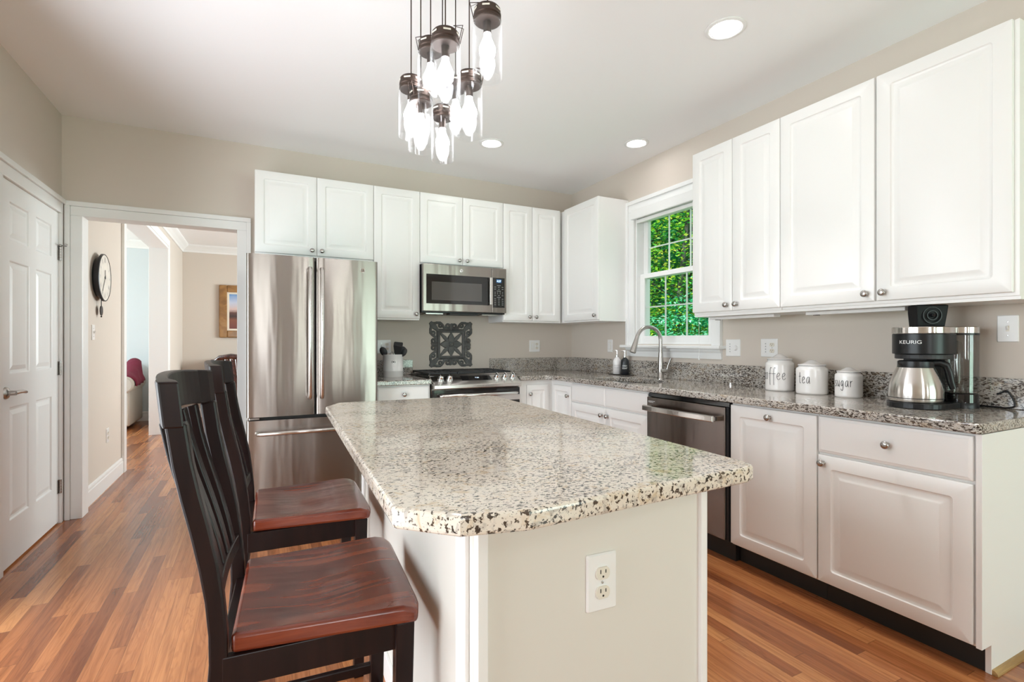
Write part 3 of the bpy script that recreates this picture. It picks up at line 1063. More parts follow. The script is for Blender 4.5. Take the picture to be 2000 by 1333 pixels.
dl = curved_front(FX0, .3455, .722, FT).build('door', 'steel', fr, smooth=True, ang=30)
drr = curved_front(.3525, FX1, .722, FT).build('door', 'steel', fr, smooth=True, ang=30)
dw = curved_front(FX0, FX1, .065, .700, .010).build('freezer_drawer', 'steel', fr, smooth=True, ang=30)
bar_handle(dl, (.312, FYF - .002, .835), (.312, FYF - .002, 1.69), (0, -.055, 0))
bar_handle(drr, (.386, FYF - .002, .835), (.386, FYF - .002, 1.69), (0, -.055, 0))
bar_handle(dw, (.0, FYF - .004, .622), (.70, FYF - .004, .622), (0, -.055, 0))
for x0 in (FX0 + .015, FX1 - .075):
    MB().box(x0, x0 + .06, FYF + .012, FYF + .075, .704, .718).build('hinge', 'nickel', fr, bevel=.003)
lg = MB()
lc = Vector((.655, FYF - .0035, 1.70))
lg.lathe([(.0165, 0), (.0165, .0015), (.0145, .002), (.0145, .0012), (0, .0012)], lc, (0, -1, 0), 28)
lg.build('emblem', 'chrome', drr, smooth=True)
mono = MB()
text_on(mono, 'GE', .016, lc + Vector((0, -.0016, -.0055)), *BACK, .0006)
mono.build('emblem_letters', 'darkmetal', drr)
MB().box(FX0 + .03, FX1 - .03, FYF + .05, FYF + .07, .0, .062).build('kick_grille', 'black', fr)

# ------------------------------------------------------------------ microwave
mw = thing('microwave', 'stainless over-the-range microwave above the gas range', 'microwave', (1.58, YB, 1.44))
MX0, MX1, MYF, MZ0, MZ1 = 1.2125, 1.9725, 4.018, 1.446, 1.850
MB().box(MX0, MX1, MYF + .035, YB - .0006, MZ0, MZ1).build('case', 'plastic', mw, bevel=.003)
dsp = 1.833
md = MB().box(MX0, dsp - .001, MYF, MYF + .034, MZ0 + .012, MZ1 - .001).build('door', 'steel', mw, bevel=.004)
MB().box(dsp + .001, MX1, MYF, MYF + .034, MZ0 + .012, MZ1 - .001).build('control_panel', 'steel', mw, bevel=.004)
gx0, gx1, gz0, gz1 = MX0 + .028, dsp - .028, MZ0 + .075, MZ1 - .085
g1 = MB().box(gx0, gx1, MYF - .002, MYF + .004, gz0, gz1).build('window_glass', 'blackglass', md, bevel=.0015)
MB().box(gx0 + .045, gx1 - .07, MYF - .0026, MYF, gz0 + .030, gz1 - .062).build('window_screen', 'greyglass', md)
mh = MB()
hx = dsp - .022
mh.prism([(MYF - .004, 0)] and [(hx - .014, MYF - .020), (hx + .014, MYF - .020), (hx + .012, MYF - .034), (hx - .012, MYF - .034)], gz0 + .004, gz1 - .004)
mh.box(hx - .010, hx + .010, MYF - .022, MYF, gz0 + .010, gz0 + .034).box(hx - .010, hx + .010, MYF - .022, MYF, gz1 - .034, gz1 - .010)
mh.build('handle', 'steelh', md, bevel=.003)
kx0, kx1 = dsp + .008, MX1 - .018
kp = MB().box(kx0, kx1, MYF - .002, MYF + .004, MZ0 + .058, MZ1 - .085).build('keypad', 'blackglass', mw, bevel=.001)
kc = (kx0 + kx1) / 2
MB().box(kc - .024, kc + .024, MYF - .0026, MYF, MZ1 - .128, MZ1 - .098).build('display', 'lcdblue', kp)
tm = MB()
text_on(tm, '4:27', .024, (kc, MYF - .0026, MZ1 - .1215), *BACK, .0006)
tm.build('display_digits', 'lcd', kp)
ks = MB()
rows = [(-.152, 1), (-.166, 3), (-.184, 3), (-.200, 1), (-.212, 4), (-.224, 4), (-.240, 3), (-.256, 1), (-.270, 3), (-.287, 3), (-.304, 3), (-.321, 3)]
for dz, nn in rows:
    for k in range(nn):
        x = kc if nn == 1 else kc - .036 + .072 * k / (nn - 1)
        ww = .018 if nn == 1 else (.004 if nn == 4 else .0075)
        ks.box(x - ww, x + ww, MYF - .0026, MYF - .001, MZ1 + dz - .0016, MZ1 + dz + .0016)
ks.build('key_legends', 'greyink', kp)
lc = Vector((1.548, MYF, MZ1 - .043))
lg = MB()
lg.lathe([(.0145, 0), (.0145, .0014), (.0125, .0018), (.0125, .001), (0, .001)], lc, (0, -1, 0), 24)
lg.build('emblem', 'chrome', md, smooth=True)
mono = MB()
text_on(mono, 'GE', .014, lc + Vector((0, -.0012, -.005)), *BACK, .0006)
mono.build('emblem_letters', 'darkmetal', md)
for a in (MX0 + .05, MX1 - .20):
    MB().box(a, a + .15, MYF + .08, MYF + .2, MZ0 - .008, MZ0).build('grease_filter', 'nickel', mw)
MB().box(MX0 + .25, MX1 - .25, MYF + .05, MYF + .14, MZ0 - .010, MZ0).build('light_cover', 'darkmetal', mw)

# ------------------------------------------------------------------ range
rg = thing('gas_range', 'stainless slide-in gas range with black grates below the microwave', 'stove', (1.59, 4.0, 0))
RX0, RX1 = 1.212, 1.968
MB().box(RX0, RX1, 3.80, YB - .04, .02, .905).build('body', 'steeld', rg, bevel=.003)
MB().box(RX0 - .0, RX1 + .012, 3.842, YB - .022, .916, .934).build('cooktop', 'blackglass', rg, bevel=.004)
pz = [(3.868, .944), (3.735, .876), (3.718, .866), (3.718, .840), (3.735, .832), (3.868, .832)]
cp = MB().prism(pz, RX0, RX1, 'x').build('control_panel', 'steelh', rg, bevel=.003)
sn = Vector((0, -.068, .133)).normalized()
su = Vector((0, .133, .068)).normalized()


def on_slope(x, t):
    return Vector((x, 3.735, .876)) + su * t


for x in (1.288, 1.362, 1.772, 1.846, 1.920):
    k = MB()
    k.lathe([(.026, 0), (.026, .005), (.021, .007), (.020, .026), (.018, .032), (.012, .034), (0, .034)], on_slope(x, .066), sn, 24)
    k.obox(on_slope(x, .066) + sn * .036, X_, su, sn, .004, .019, .006)
    k.build('burner_knob', 'chrome', cp, smooth=True, ang=35)
dpl = MB().obox(on_slope(1.592, .075), X_, su, sn, .130, .036, .0015).build('display', 'blackglass', cp)
tm = MB()
text_on(tm, '7:28', .020, on_slope(1.60, .072), X_, su, sn, .0022)
tm.build('display_digits', 'lcd', dpl)
od = MB().box(RX0 + .004, RX1 - .004, 3.745, 3.80, .24, .826).build('oven_door', 'blackglass', rg, bevel=.004)
MB().box(RX0 + .004, RX1 - .004, 3.741, 3.748, .725, .768).build('door_rail', 'steelh', od)
bar_handle(od, (RX0 + .05, 3.745, .785), (RX1 - .05, 3.745, .785), (0, -.055, 0), .013)
MB().box(RX0 + .004, RX1 - .004, 3.75, 3.80, .05, .228).build('warming_drawer', 'steel', rg, bevel=.004)
MB().box(RX0 + .03, RX1 - .03, 3.83, 4.3, 0, .05).build('plinth', 'black', rg)
gw = (RX1 - RX0 - .02) / 3
for i in range(3):
    a, b = RX0 + .01 + gw * i + .003, RX0 + .01 + gw * (i + 1) - .003
    y0, y1, zt = 3.90, YB - .045, .956
    g = MB()
    for x0, x1_, yy0, yy1 in ((a, a + .014, y0, y1), (b - .014, b, y0, y1), (a + .014, b - .014, y0, y0 + .014), (a + .014, b - .014, y1 - .014, y1), (a + .014, b - .014, (y0 + y1) / 2 - .006, (y0 + y1) / 2 + .006)):
        g.box(x0, x1_, yy0, yy1, zt - .014, zt)
    for x in (a, b - .014):
        for y in (y0, y1 - .014):
            g.box(x, x + .014, y, y + .014, .934, zt - .01)
    m_ = (a + b) / 2
    if i == 1:
        g.box(a + .02, b - .02, y0 + .03, y1 - .03, zt - .012, zt + .003)
    else:
        for cyy in (y0 + .135, y1 - .135):
            for dx_, dy_ in ((1, 0), (-1, 0), (0, 1), (0, -1)):
                g.obox((m_ + dx_ * .068, cyy + dy_ * .078, zt - .007), (1, 0, 0), (0, 1, 0), (0, 0, 1), .045 if dx_ else .005, .050 if dy_ else .005, .007)
    g.build('grate', 'iron', rg, bevel=.002)
    if i != 1:
        for cyy in (y0 + .135, y1 - .135):
            MB().lathe([(.045, 0), (.045, .008), (.036, .010), (.034, .018), (0, .019)], (m_, cyy, .934), (0, 0, 1), 20).build('burner_cap', 'iron', rg, smooth=True)

# ------------------------------------------------------------------ dishwasher
dwm = thing('dishwasher', 'dark stainless dishwasher with bar handle between the white base cabinets', 'dishwasher', (2.6, 2.24, 0))
D0, D1 = 1.9195, 2.5655
MB().box(xf + .03, XR - .03, D0 + .004, D1 - .004, .11, CU - .006).build('tub', 'black', dwm)
dd = MB().box(xf - .012, xf + .03, D0 + .022, D1 - .006, .118, .845).build('door', 'steeld', dwm, bevel=.004)
MB().box(xf - .004, xf + .03, D0 + .003, D0 + .020, .118, .845).build('side_strip', 'darkmetal', dwm)
MB().box(xf + .004, xf + .03, D0 + .006, D1 - .006, .848, CU - .006).build('control_strip', 'blackglass', dwm)
MB().box(xf + .05, xf + .09, D0 + .002, D1 - .002, 0, .11).build('toe_kick', 'black', dwm)
hb = MB()
yy = [D0 + .05 + (D1 - D0 - .085) * k / 12 for k in range(13)]
L = []
for k, y in enumerate(yy):
    t = k / 12
    x = xf - .012 - .052 - .010 * 4 * t * (1 - t)
    L.append([(x, y, .762), (x - .016, y, .766), (x - .016, y, .796), (x, y, .800)])
hb.loops(L)
for y in (yy[0] + .012, yy[-1] - .012):
    hb.box(xf - .07, xf - .012, y - .012, y + .012, .768, .794)
hb.build('handle', 'steelh', dd, bevel=.003)
MB().box(xf - .0128, xf - .011, D1 - .08, D1 - .02, .818, .821).box(xf - .0128, xf - .011, D1 - .066, D1 - .02, .811, .813).build('door_print', 'whiteink', dd)

# ------------------------------------------------------------------ island
IR = math.radians(-2.8)
isl = thing('kitchen_island', 'white kitchen island cabinet in the middle of the oak floor', 'island', (.366, .856, 0), IR)
IW, IL = .545, 1.60
MB().box(.004, IW - .004, .004, IL, 0, CU - .001).build('carcass', 'island', isl)
MB().box(-.0065, .0145, -.006, .016, 0, CU - .001).build('corner_stile', 'cab', isl, bevel=.002)
MB().box(IW - .016, IW + .002, -.006, .016, 0, CU - .001).build('corner_stile', 'cab', isl, bevel=.002)
mb = MB()
for y in (.10, IL - .06):
    mb.box(-.006, .004, y - .03, y + .03, .10, CU - .001)
mb.box(-.006, .004, .02, IL, 0, .0995)
mb.build('side_stile', 'cab', isl, bevel=.002)
for k in range(2):
    a, b_ = .02 + k * .79, .02 + k * .79 + .775
    o = door_front(Vector((IW + .018, a, .115)), Y_, Z_, X_, b_ - a, .655).build('door', 'cab', isl, smooth=True, ang=25)
    knob(o, (IW + .018, a + (.74 if k == 0 else .035), .70), (1, 0, 0))
    o = slab_front(Vector((IW + .018, a, .782)), Y_, Z_, X_, b_ - a, .084).build('drawer_front', 'cab', isl, smooth=True, ang=25)
    knob(o, (IW + .018, (a + b_) / 2, .82), (1, 0, 0))
# island worktop: outline as seen, clipped corners, eased edge
pts = [(.303, .792), (.42, .766), (1.02, .800), (1.052, .812), (1.064, .845), (1.150, 2.49), (1.12, 2.515), (.345, 2.53), (.275, 2.40), (.212, .882)]
iw = MB()
iw.prism(pts, CU, CT)
o = iw.build('island_worktop', 'granite', bevel=.008, seg=3)
tag(o, 'speckled cream granite island worktop with clipped front corner', 'countertop')


# ------------------------------------------------------------------ wall plates
def receptacle(parent, C, frame, kind):
    U, V, N = frame
    C = Vector(C)
    if kind == 'outlet':
        for dv in (-.0195, .0195):
            r = MB()
            ring = []
            for k in range(20):
                a = 2 * PI * k / 20
                ring.append((.0165 * math.cos(a), max(-.0125, min(.0125, .0165 * math.sin(a)))))
            r.loops([[C + U * x + V * (y + dv) + N * d for x, y in ring] for d in (0, .0035)])
            ro = r.build('socket', 'ivory', parent)
            s = MB()
            for du, hh in ((-.0062, .0040), (.0062, .0034)):
                s.obox(C + U * du + V * (dv + .004) + N * .0036, U, V, N, .0011, hh, .0004)
            s.lathe([(.0023, 0), (.0023, .0004)], C + V * (dv - .0065) + N * .0034, N, 10)
            s.build('slots', 'slot', ro)
        MB().lathe([(.003, 0), (.0025, .001), (0, .0012)], C + N * .0, N, 10).build('screw', 'nickel', parent)
    elif kind == 'switch':
        MB().obox(C + N * .0006, U, V, N, .0055, .0125, .0006).build('toggle_slot', 'ivory', parent)
        MB().obox(C + N * .007 + V * .004, U, V * .9 + N * .5, N * .9 - V * .5, .0038, .0085, .005).build('toggle', 'plate', parent, bevel=.001)
        for dv in (-.030, .030):
            MB().lathe([(.0032, 0), (.0026, .001), (0, .0012)], C + V * dv, N, 10).build('screw', 'nickel', parent)
    elif kind == 'rocker':
        MB().obox(C + N * .001, U, V, N, .0165, .033, .001).build('rocker_frame', 'ivory', parent)
        MB().obox(C + N * .003, U, V, N, .013, .029, .002).build('rocker', 'plate', parent, bevel=.002)
    elif kind == 'dimmer':
        MB().lathe([(.019, 0), (.018, .012), (.016, .016), (0, .017)], C, N, 24).build('dimmer_knob', 'plate', parent, smooth=True)
    elif kind == 'sliders':
        for dv in (-.026, -.009, .009, .026):
            MB().lathe([(.0042, 0), (.0036, .0012), (0, .0015)], C + V * dv, N, 12).build('button', 'greyink', parent)


def plate(name, label, cat, C, frame, kinds, w=.072, h=.117, parent_rot=None, world=True):
    U, V, N = frame
    C = Vector(C)
    n = len(kinds)
    W = w + .046 * (n - 1)
    t = thing(name, label, cat, C, None)
    mb = MB()
    O = C - U * W / 2 - V * h / 2
    mb.loops([rr_ring(O, U, V, N, W, h, i, d, .004) for i, d in ((0, 0.0004), (0, .003), (.003, .0062))])
    p = mb.build('cover_plate', 'plate', t)
    for k, kd in enumerate(kinds):
        receptacle(p, C + U * (.046 * (k - (n - 1) / 2)) + N * .0062, frame, kd)
    return t


plate('outlet_plate', 'white switch and outlet plate on the back wall behind the utensil crock', 'outlet', (.985, YB, 1.162), BACK, ['switch', 'outlet'])
plate('outlet_plate', 'white double outlet plate on the back wall near the corner', 'outlet', (2.482, YB, 1.162), BACK, ['rocker', 'outlet'])
plate('switch_plate', 'narrow white switch plate on the right wall between corner and soap bottles', 'switch', (XR, 3.772, 1.167), RIGHT, ['rocker'])
plate('switch_plate', 'white dimmer plate with round knob right of the sink window', 'switch', (XR, 2.417, 1.163), RIGHT, ['sliders', 'dimmer'])
plate('outlet_plate', 'white outlet plate on the right wall above the coffee canister', 'outlet', (XR, 2.143, 1.166), RIGHT, ['sliders', 'outlet'])
plate('switch_plate', 'white single toggle switch plate right of the coffee maker', 'switch', (XR, .993, 1.262), RIGHT, ['switch'])
plate('outlet_plate', 'white outlet plate low on the hall wall under the clock', 'outlet', (-1.11, 5.262, .427), LEFT, ['outlet'])
plate('switch_plate', 'small white toggle switch plate on the hall wall left of the clock', 'switch', (-1.11, 4.85, 1.275), LEFT, ['switch'])
ca_, sa_ = math.cos(IR), math.sin(IR)
UI, NI = Vector((ca_, sa_, 0)), Vector((sa_, -ca_, 0))
op = Vector((.366, .856, 0)) + UI * .266 + NI * -.004 + Z_ * .712
plate('outlet_plate', 'white duplex outlet plate on the end panel of the island', 'outlet', op, (UI, Z_, NI), ['outlet'])


# ------------------------------------------------------------------ counter stools
def sweep(mb, path, wy, th, ys=None, k=None):
    """A bar of width wy (in y) and thickness th swept along (x, z, y) points."""
    L = []
    n = len(path)
    for i, (x, z, y) in enumerate(path):
        a, b_ = path[max(i - 1, 0)], path[min(i + 1, n - 1)]
        t = Vector((b_[0] - a[0], 0, b_[1] - a[1])).normalized()
        nn = Vector((t.z, 0, -t.x))
        w = wy[i] if isinstance(wy, list) else wy
        h = th[i] if isinstance(th, list) else th
        c = Vector((x, y, z))
        L.append([c + nn * h / 2 - Y_ * w / 2, c + nn * h / 2 + Y_ * w / 2, c - nn * h / 2 + Y_ * w / 2, c - nn * h / 2 - Y_ * w / 2])
    return mb.loops(L)


BP = [(-.268, 0.0), (-.240, .22), (-.222, .42), (-.212, .56), (-.213, .62), (-.219, .69), (-.229, .76), (-.243, .83), (-.259, .90), (-.272, .965), (-.281, 1.03), (-.289, 1.10), (-.292, 1.13)]


def bx_at(z):
    for (x0, z0), (x1, z1) in zip(BP, BP[1:]):
        if z <= z1:
            return x0 + (x1 - x0) * (z - z0) / (z1 - z0)
    return BP[-1][0]


def make_stool():
    t = thing('counter_stool', 'x', 'stool', (0, 0, 0), 0)
    SZ = .612
    nx, ny = 18, 22
    top, bot = [], []
    for i in range(nx + 1):
        for j in range(ny + 1):
            u, v = i / nx, j / ny * 2 - 1
            x = -.19 + .385 * u
            hw = .198 + .032 * u
            cut = .022
            y = v * hw
            if u > .93:
                x -= .012 * max(0, abs(v) - .8) / .2
            dip = .017 * math.exp(-((u - .42) / .30) ** 2) * (1 - v ** 4) * (1 - .35 * math.exp(-((v) / .22) ** 2) * (1 if u > .45 else 0))
            z = SZ - dip - .010 * max(0, (u - .86) / .14) ** 2
            top.append((x, y, z))
            bot.append((x, y, SZ - .040))
    N = len(top)
    fs = []
    idx = lambda i, j: i * (ny + 1) + j
    for i in range(nx):
        for j in range(ny):
            fs.append((idx(i, j), idx(i + 1, j), idx(i + 1, j + 1), idx(i, j + 1)))
            fs.append((N + idx(i, j), N + idx(i, j + 1), N + idx(i + 1, j + 1), N + idx(i + 1, j)))
    per = [idx(i, 0) for i in range(nx + 1)] + [idx(nx, j) for j in range(1, ny + 1)] + [idx(i, ny) for i in range(nx - 1, -1, -1)] + [idx(0, j) for j in range(ny - 1, 0, -1)]
    for a, b_ in zip(per, per[1:] + per[:1]):
        fs.append((a, b_, N + b_, N + a))
    o = MB().add(top + bot, fs).build('seat', 'seat', t, bevel=.009, seg=3, smooth=True, ang=50)
    o['label'] = 'red-brown scooped seat'
    for s in (-1, 1):
        p = MB()
        sweep(p, [(x, z, s * (.187 + .012 * max(0, (z - .6) / .5))) for x, z in BP[:10] + [(-.283, 1.046)]], .030, [.034] * 6 + [.036] * 5)
        p.build('back_post', 'darkwood', t, bevel=.005)
        p = MB()
        sweep(p, [(.150, 0, s * .190), (.158, SZ - .041, s * .196)], [.034, .042], [.034, .042])
        p.build('leg', 'darkwood', t, bevel=.003)
        p = MB()
        p.box(-.205, .16, s * .193 - .010, s * .193 + .010, SZ - .105, SZ - .041)
        p.build('apron', 'darkwood', t, bevel=.002)
        p = MB()
        sweep(p, [(-.236, .235, s * .188), (.152, .235, s * .191)], .018, .028)
        p.build('stretcher', 'darkwood', t, bevel=.003)
    for x in (.150, -.215):
        MB().box(x, x + .02, -.18, .18, SZ - .105, SZ - .041).build('apron', 'darkwood', t, bevel=.002)
    MB().box(.142, .164, -.18, .18, .16, .195).build('footrest', 'darkwood', t, bevel=.004)
    MB().box(-.246, -.230, -.175, .175, .27, .295).build('stretcher', 'darkwood', t, bevel=.003)
    # crest rail, bowed back in the middle
    cr = MB()
    L = []
    for k in range(17):
        v = k / 16 * 2 - 1
        y = v * .218
        bow = -.038 * (1 - v * v)
        zb, zt = 1.038 + .016 * (1 - v * v), 1.128 + .010 * (1 - v * v)
        th = .036 if abs(v) > .86 else .022
        xb, xt = bx_at(1.04) + bow, bx_at(1.125) + bow
        f = .016 if abs(v) > .86 else .006
        L.append([(xb + f, y, zb), (xb - th + f, y, zb), (xt - th + f, y, zt), (xt + f, y, zt)])
    cr.loops(L)
    cr.build('crest_rail', 'darkwood', t, bevel=.004, seg=2, smooth=False)
    lr = MB()
    L = []
    for k in range(9):
        v = k / 8 * 2 - 1
        bow = -.010 * (1 - v * v)
        L.append([(-.205 + bow, v * .18, .655), (-.225 + bow, v * .18, .655), (-.228 + bow, v * .18, .69), (-.208 + bow, v * .18, .69)])
    lr.loops(L)
    lr.build('lower_rail', 'darkwood', t, bevel=.003)
    for k in range(5):
        v = (k + .5) / 5 * 2 - 1
        v *= .90
        pth = []
        for q_ in range(11):
            z = .675 + (1.044 - .675) * q_ / 10
            y = v * (.180 + .018 * q_ / 10)
            bow = -.010 * (1 - (y / .18) ** 2) * (1 - q_ / 10) - .038 * (1 - (y / .218) ** 2) * q_ / 10
            pth.append((bx_at(z) + bow - .006 * q_ / 10, z, y))
        s = MB()
        sweep(s, pth, .038, .020)
        s.build('slat', 'darkwood', t, bevel=.003)
    return t


def copy_tree(o, parent=None):
    c = o.copy()
    col.objects.link(c)
    if parent:
        c.parent = parent
    for ch in [x for x in o.children]:
        copy_tree(ch, c)
    return c


st = make_stool()
st2 = copy_tree(st)
st.location, st.rotation_euler = (.155, 1.352, 0), (0, 0, math.radians(-3.5))
st2.location, st2.rotation_euler = (.182, 2.075, 0), (0, 0, math.radians(-1.5))
tag(st, 'dark slat-back counter stool at the clipped front corner of the island', 'stool', 'counter stools at the island')
tag(st2, 'dark slat-back counter stool nearer the refrigerator, behind the first stool', 'stool', 'counter stools at the island')

# ------------------------------------------------------------------ pendant cluster
pd = thing('pendant_light', 'cluster pendant light of eight clear glass jars above the island', 'lamp', (.67, 1.87, H))
MB().lathe([(.225, 0), (.225, -.012), (.215, -.03), (.05, -.036), (0, -.036)], (.67, 1.87, H - .0005), (0, 0, 1), 48).build('canopy', 'bronze', pd, smooth=True)
JR = .050
JARS = [(.700, 1.573, 2.344, 2.100), (.556, 1.590, 2.232, 1.985), (.606, 1.906, 2.386, 2.135), (.560, 2.020, 2.282, 2.066),
        (.590, 1.985, 2.219, 1.990), (.745, 2.170, 2.265, 2.028), (.723, 1.794, 2.232, 1.994), (.800, 2.150, 2.395, 2.165)]
for i, (x, y, zt, zb) in enumerate(JARS):
    ss, cc = math.sin(.4674), math.cos(.4674)
    dep = x * ss + y * cc
    kf = (1.95 + .6 * (dep - 1.95)) / dep          # hang the jars closer together, true to their size in view
    x, y, zt, JR, hgt = x * kf, y * kf, 1.2046 + (zt - 1.2046) * kf, .050 * kf, .245 * kf
    zb = zt - hgt
    MB().tube([(x, y, H - .03), (x, y, zt)], .0024, 8).build('cord', 'bronze', pd, smooth=True)
    g = MB()
    pr = [(JR * .80, zt - .028), (JR * .84, zt - .042), (JR * .97, zt - .056), (JR, zt - .070), (JR, zb + .004), (JR * .985, zb), (JR * .93, zb + .0015),
          (JR * .945, zb + .006), (JR * .945, zt - .070), (JR * .92, zt - .058), (JR * .80, zt - .044)]
    n = 40
    g.loops([[(x + r * math.cos(2 * PI * k / n), y + r * math.sin(2 * PI * k / n), z) for k in range(n)] for r, z in pr], cap0=False, cap1=False)
    jar = g.build('jar_shade', 'jar', pd, smooth=True, ang=35)
    cpm = MB()
    cpm.lathe([(.0, .0), (.012, 0), (.014, -.003), (JR * .80, -.005), (JR * .90, -.012), (JR * .90, -.028), (JR * .94, -.030), (JR * .94, -.036), (JR * .88, -.039), (JR * .88, -.043), (JR * .94, -.046), (JR * .94, -.052), (JR * .88, -.055), (JR * .2, -.055), (.014, -.055), (.014, -.095), (0, -.095)], (x, y, zt), (0, 0, 1), 36)
    cpm.build('lid', 'bronze', jar, smooth=True, ang=30)
    vs = MB()
    for k in range(6):
        a = 2 * PI * (k + .3 * i) / 6
        ex, ey = Vector((math.cos(a), math.sin(a), 0)), Vector((-math.sin(a), math.cos(a), 0))
        vs.obox(Vector((x, y, zt - .020)) + ex * JR * .90, ey, Z_, ex, .013, .0028, .0006)
    vs.build('lid_vent', 'ivory', jar)
    a = [2.6, -.5, 2.4, 1.0, 3.6, .4, -.4, 0.5][i]
    ex = Vector((math.cos(a), math.sin(a), 0))
    ey = Vector((-math.sin(a), math.cos(a), 0))
    P0 = Vector((x, y, zt - .040))
    MB().tube([P0 + ex * JR * .94 - ey * .012, P0 + ex * JR * 1.18 - ey * .010 + Z_ * .052, P0 + ex * JR * .55 + Z_ * .058, P0 + ex * JR * 1.18 + ey * .010 + Z_ * .052, P0 + ex * JR * .94 + ey * .012], .0016, 6).build('wire_bail', 'bronze', jar)
    b_ = MB()
    b_.lathe([(.0125, 0), (.013, -.012), (.020, -.030), (.0285, -.050), (.030, -.062), (.027, -.078), (.017, -.090), (0, -.094)], (x, y, zt - .095), (0, 0, 1), 18)
    b_.build('bulb', 'bulb', jar, smooth=True, ang=60)

# ------------------------------------------------------------------ ceiling cans
for (x, y, lab) in ((2.046, 1.737, 'round recessed ceiling light nearest the large right-hand wall cabinets'),
                    (2.614, 3.049, 'round recessed ceiling light above the sink window'),
                    (1.616, 3.553, 'round recessed ceiling light beside the pendant jars, in front of the microwave')):
    t = thing('recessed_light', lab, 'lamp', (x, y, H), group='recessed ceiling lights')
    n = 40
    r = MB()
    r.loops([[(x + a * math.cos(2 * PI * k / n), y + a * math.sin(2 * PI * k / n), z) for k in range(n)] for a, z in ((.094, H - .0004), (.094, H - .003), (.088, H - .006), (.078, H - .006), (.074, H - .004), (.072, H - .0006))], cap0=False, cap1=False)
    r.build('trim_ring', 'trim', t, smooth=True)
    g = MB()
    g.loops([[(x + a * math.cos(2 * PI * k / n), y + a * math.sin(2 * PI * k / n), z) for k in range(n)] for a, z in ((.0735, H - .0035), (.0705, H - .0035), (.0705, H - .0008), (.0735, H - .0008))], cap0=False, cap1=False, closed=True)
    g.build('shadow_gap', 'greyink', t)
    sp_l = lamp('can_beam', 'SPOT', (x, y, H - .02), (0, 0, 0), 60 if y < 2 else 26, (1.0, .985, .97))
    sp_l.data.spot_size, sp_l.data.spot_blend, sp_l.data.shadow_soft_size = math.radians(66), .7, .06
    sp_l.parent, sp_l.location = t, (0, 0, -.02)
    MB().lathe([(.070, -.0006), (.070, -.002), (.05, -.0045), (0, -.0055)], (x, y, H), (0, 0, 1), n).build('lens', 'lens', t, smooth=True)

t = thing('fill_ceiling_light', 'unseen round fill light added to the breakfast area ceiling', 'lamp', (1.09, -1.4, H))  # unseen fill light added behind the camera
MB().lathe([(.20, -.0005), (.20, -.02), (.19, -.03), (0, -.03)], (1.09, -1.4, H), (0, 0, 1), 40).build('base_ring', 'trim', t, smooth=True, ang=40)
M['dome'] = mat('fill_dome_lit', (1, 1, 1), 0.4, emit=(0.98, 0.985, 1.0), strength=16)
MB().lathe([(.185, -.031), (.18, -.06), (.14, -.09), (.07, -.108), (0, -.112)], (1.09, -1.4, H), (0, 0, 1), 32).build('dome', 'dome', t, smooth=True)

# ------------------------------------------------------------------ canisters with handwriting
STROKES = {   # pen strokes in a box one unit high (x-height), widths given
    'c': (.52, [[(.50, .80), (.36, .98), (.14, .86), (.04, .45), (.16, .08), (.36, .02), (.50, .18)]]),
    'o': (.52, [[(.26, 1), (.06, .75), (.05, .3), (.2, .02), (.4, .15), (.47, .6), (.36, .95), (.26, 1)]]),
    'f': (.42, [[(.50, 1.62), (.36, 1.78), (.24, 1.5), (.21, .8), (.22, -.35), (.24, -.75)], [(-.05, .84), (.48, .88)]]),
    'e': (.55, [[(.06, .45), (.36, .55), (.48, .82), (.34, 1.02), (.14, .85), (.06, .4), (.18, .05), (.38, .06), (.52, .26)]]),
    't': (.42, [[(.22, 1.6), (.19, .8), (.19, .2), (.30, .02), (.42, .1)], [(0, 1.0), (.42, 1.04)]]),
    'a': (.58, [[(.46, .95), (.24, 1.0), (.06, .6), (.08, .15), (.24, .03), (.42, .35), (.47, .95)], [(.47, .95), (.46, .4), (.54, .02)]]),
    's': (.44, [[(.42, .88), (.28, 1.0), (.10, .85), (.14, .62), (.34, .42), (.38, .16), (.20, .0), (.02, .12)]]),
    'u': (.54, [[(.06, 1.0), (.05, .4), (.16, .05), (.32, .1), (.44, .5), (.46, 1.0)], [(.46, 1.0), (.45, .3), (.52, .0)]]),
    'g': (.54, [[(.44, .92), (.24, 1.0), (.06, .65), (.10, .2), (.26, .12), (.42, .5), (.45, .95)], [(.45, .95), (.43, -.3), (.30, -.62), (.10, -.5), (.06, -.3)]]),
    'r': (.40, [[(.08, 1.0), (.10, .5), (.08, .02)], [(.10, .6), (.22, .92), (.40, .96)]]),
}


def handwriting(parent, word, C, R, z, xh, ang, wscale, rad=.0013):
    """Pen strokes on a round jar wall; ang is the direction the middle of the word faces."""
    total = sum(STROKES[ch][0] for ch in word) * xh * wscale + .16 * xh * (len(word) - 1)
    u = -total / 2
    mb = MB()
    for ch in word:
        w, ss = STROKES[ch]
        for s in ss:
            dense = []
            for (a, b_), (c_, d) in zip(s, s[1:]):
                for k in range(4):
                    dense.append((a + (c_ - a) * k / 4, b_ + (d - b_) * k / 4))
            dense.append(s[-1])
            for _ in range(2):
                dense = [dense[0]] + [((p[0] + 2 * q_[0] + r_[0]) / 4, (p[1] + 2 * q_[1] + r_[1]) / 4) for p, q_, r_ in zip(dense, dense[1:], dense[2:])] + [dense[-1]]
            pts_ = []
            for a, b_ in dense:
                th = ang + (u + a * xh * wscale) / R
                pts_.append((C[0] + (R + .0002) * math.cos(th), C[1] + (R + .0002) * math.sin(th), z + b_ * xh))
            mb.tube(pts_, rad, 6)
        u += w * xh * wscale + .16 * xh
    return mb.build('lettering', 'ink', parent)


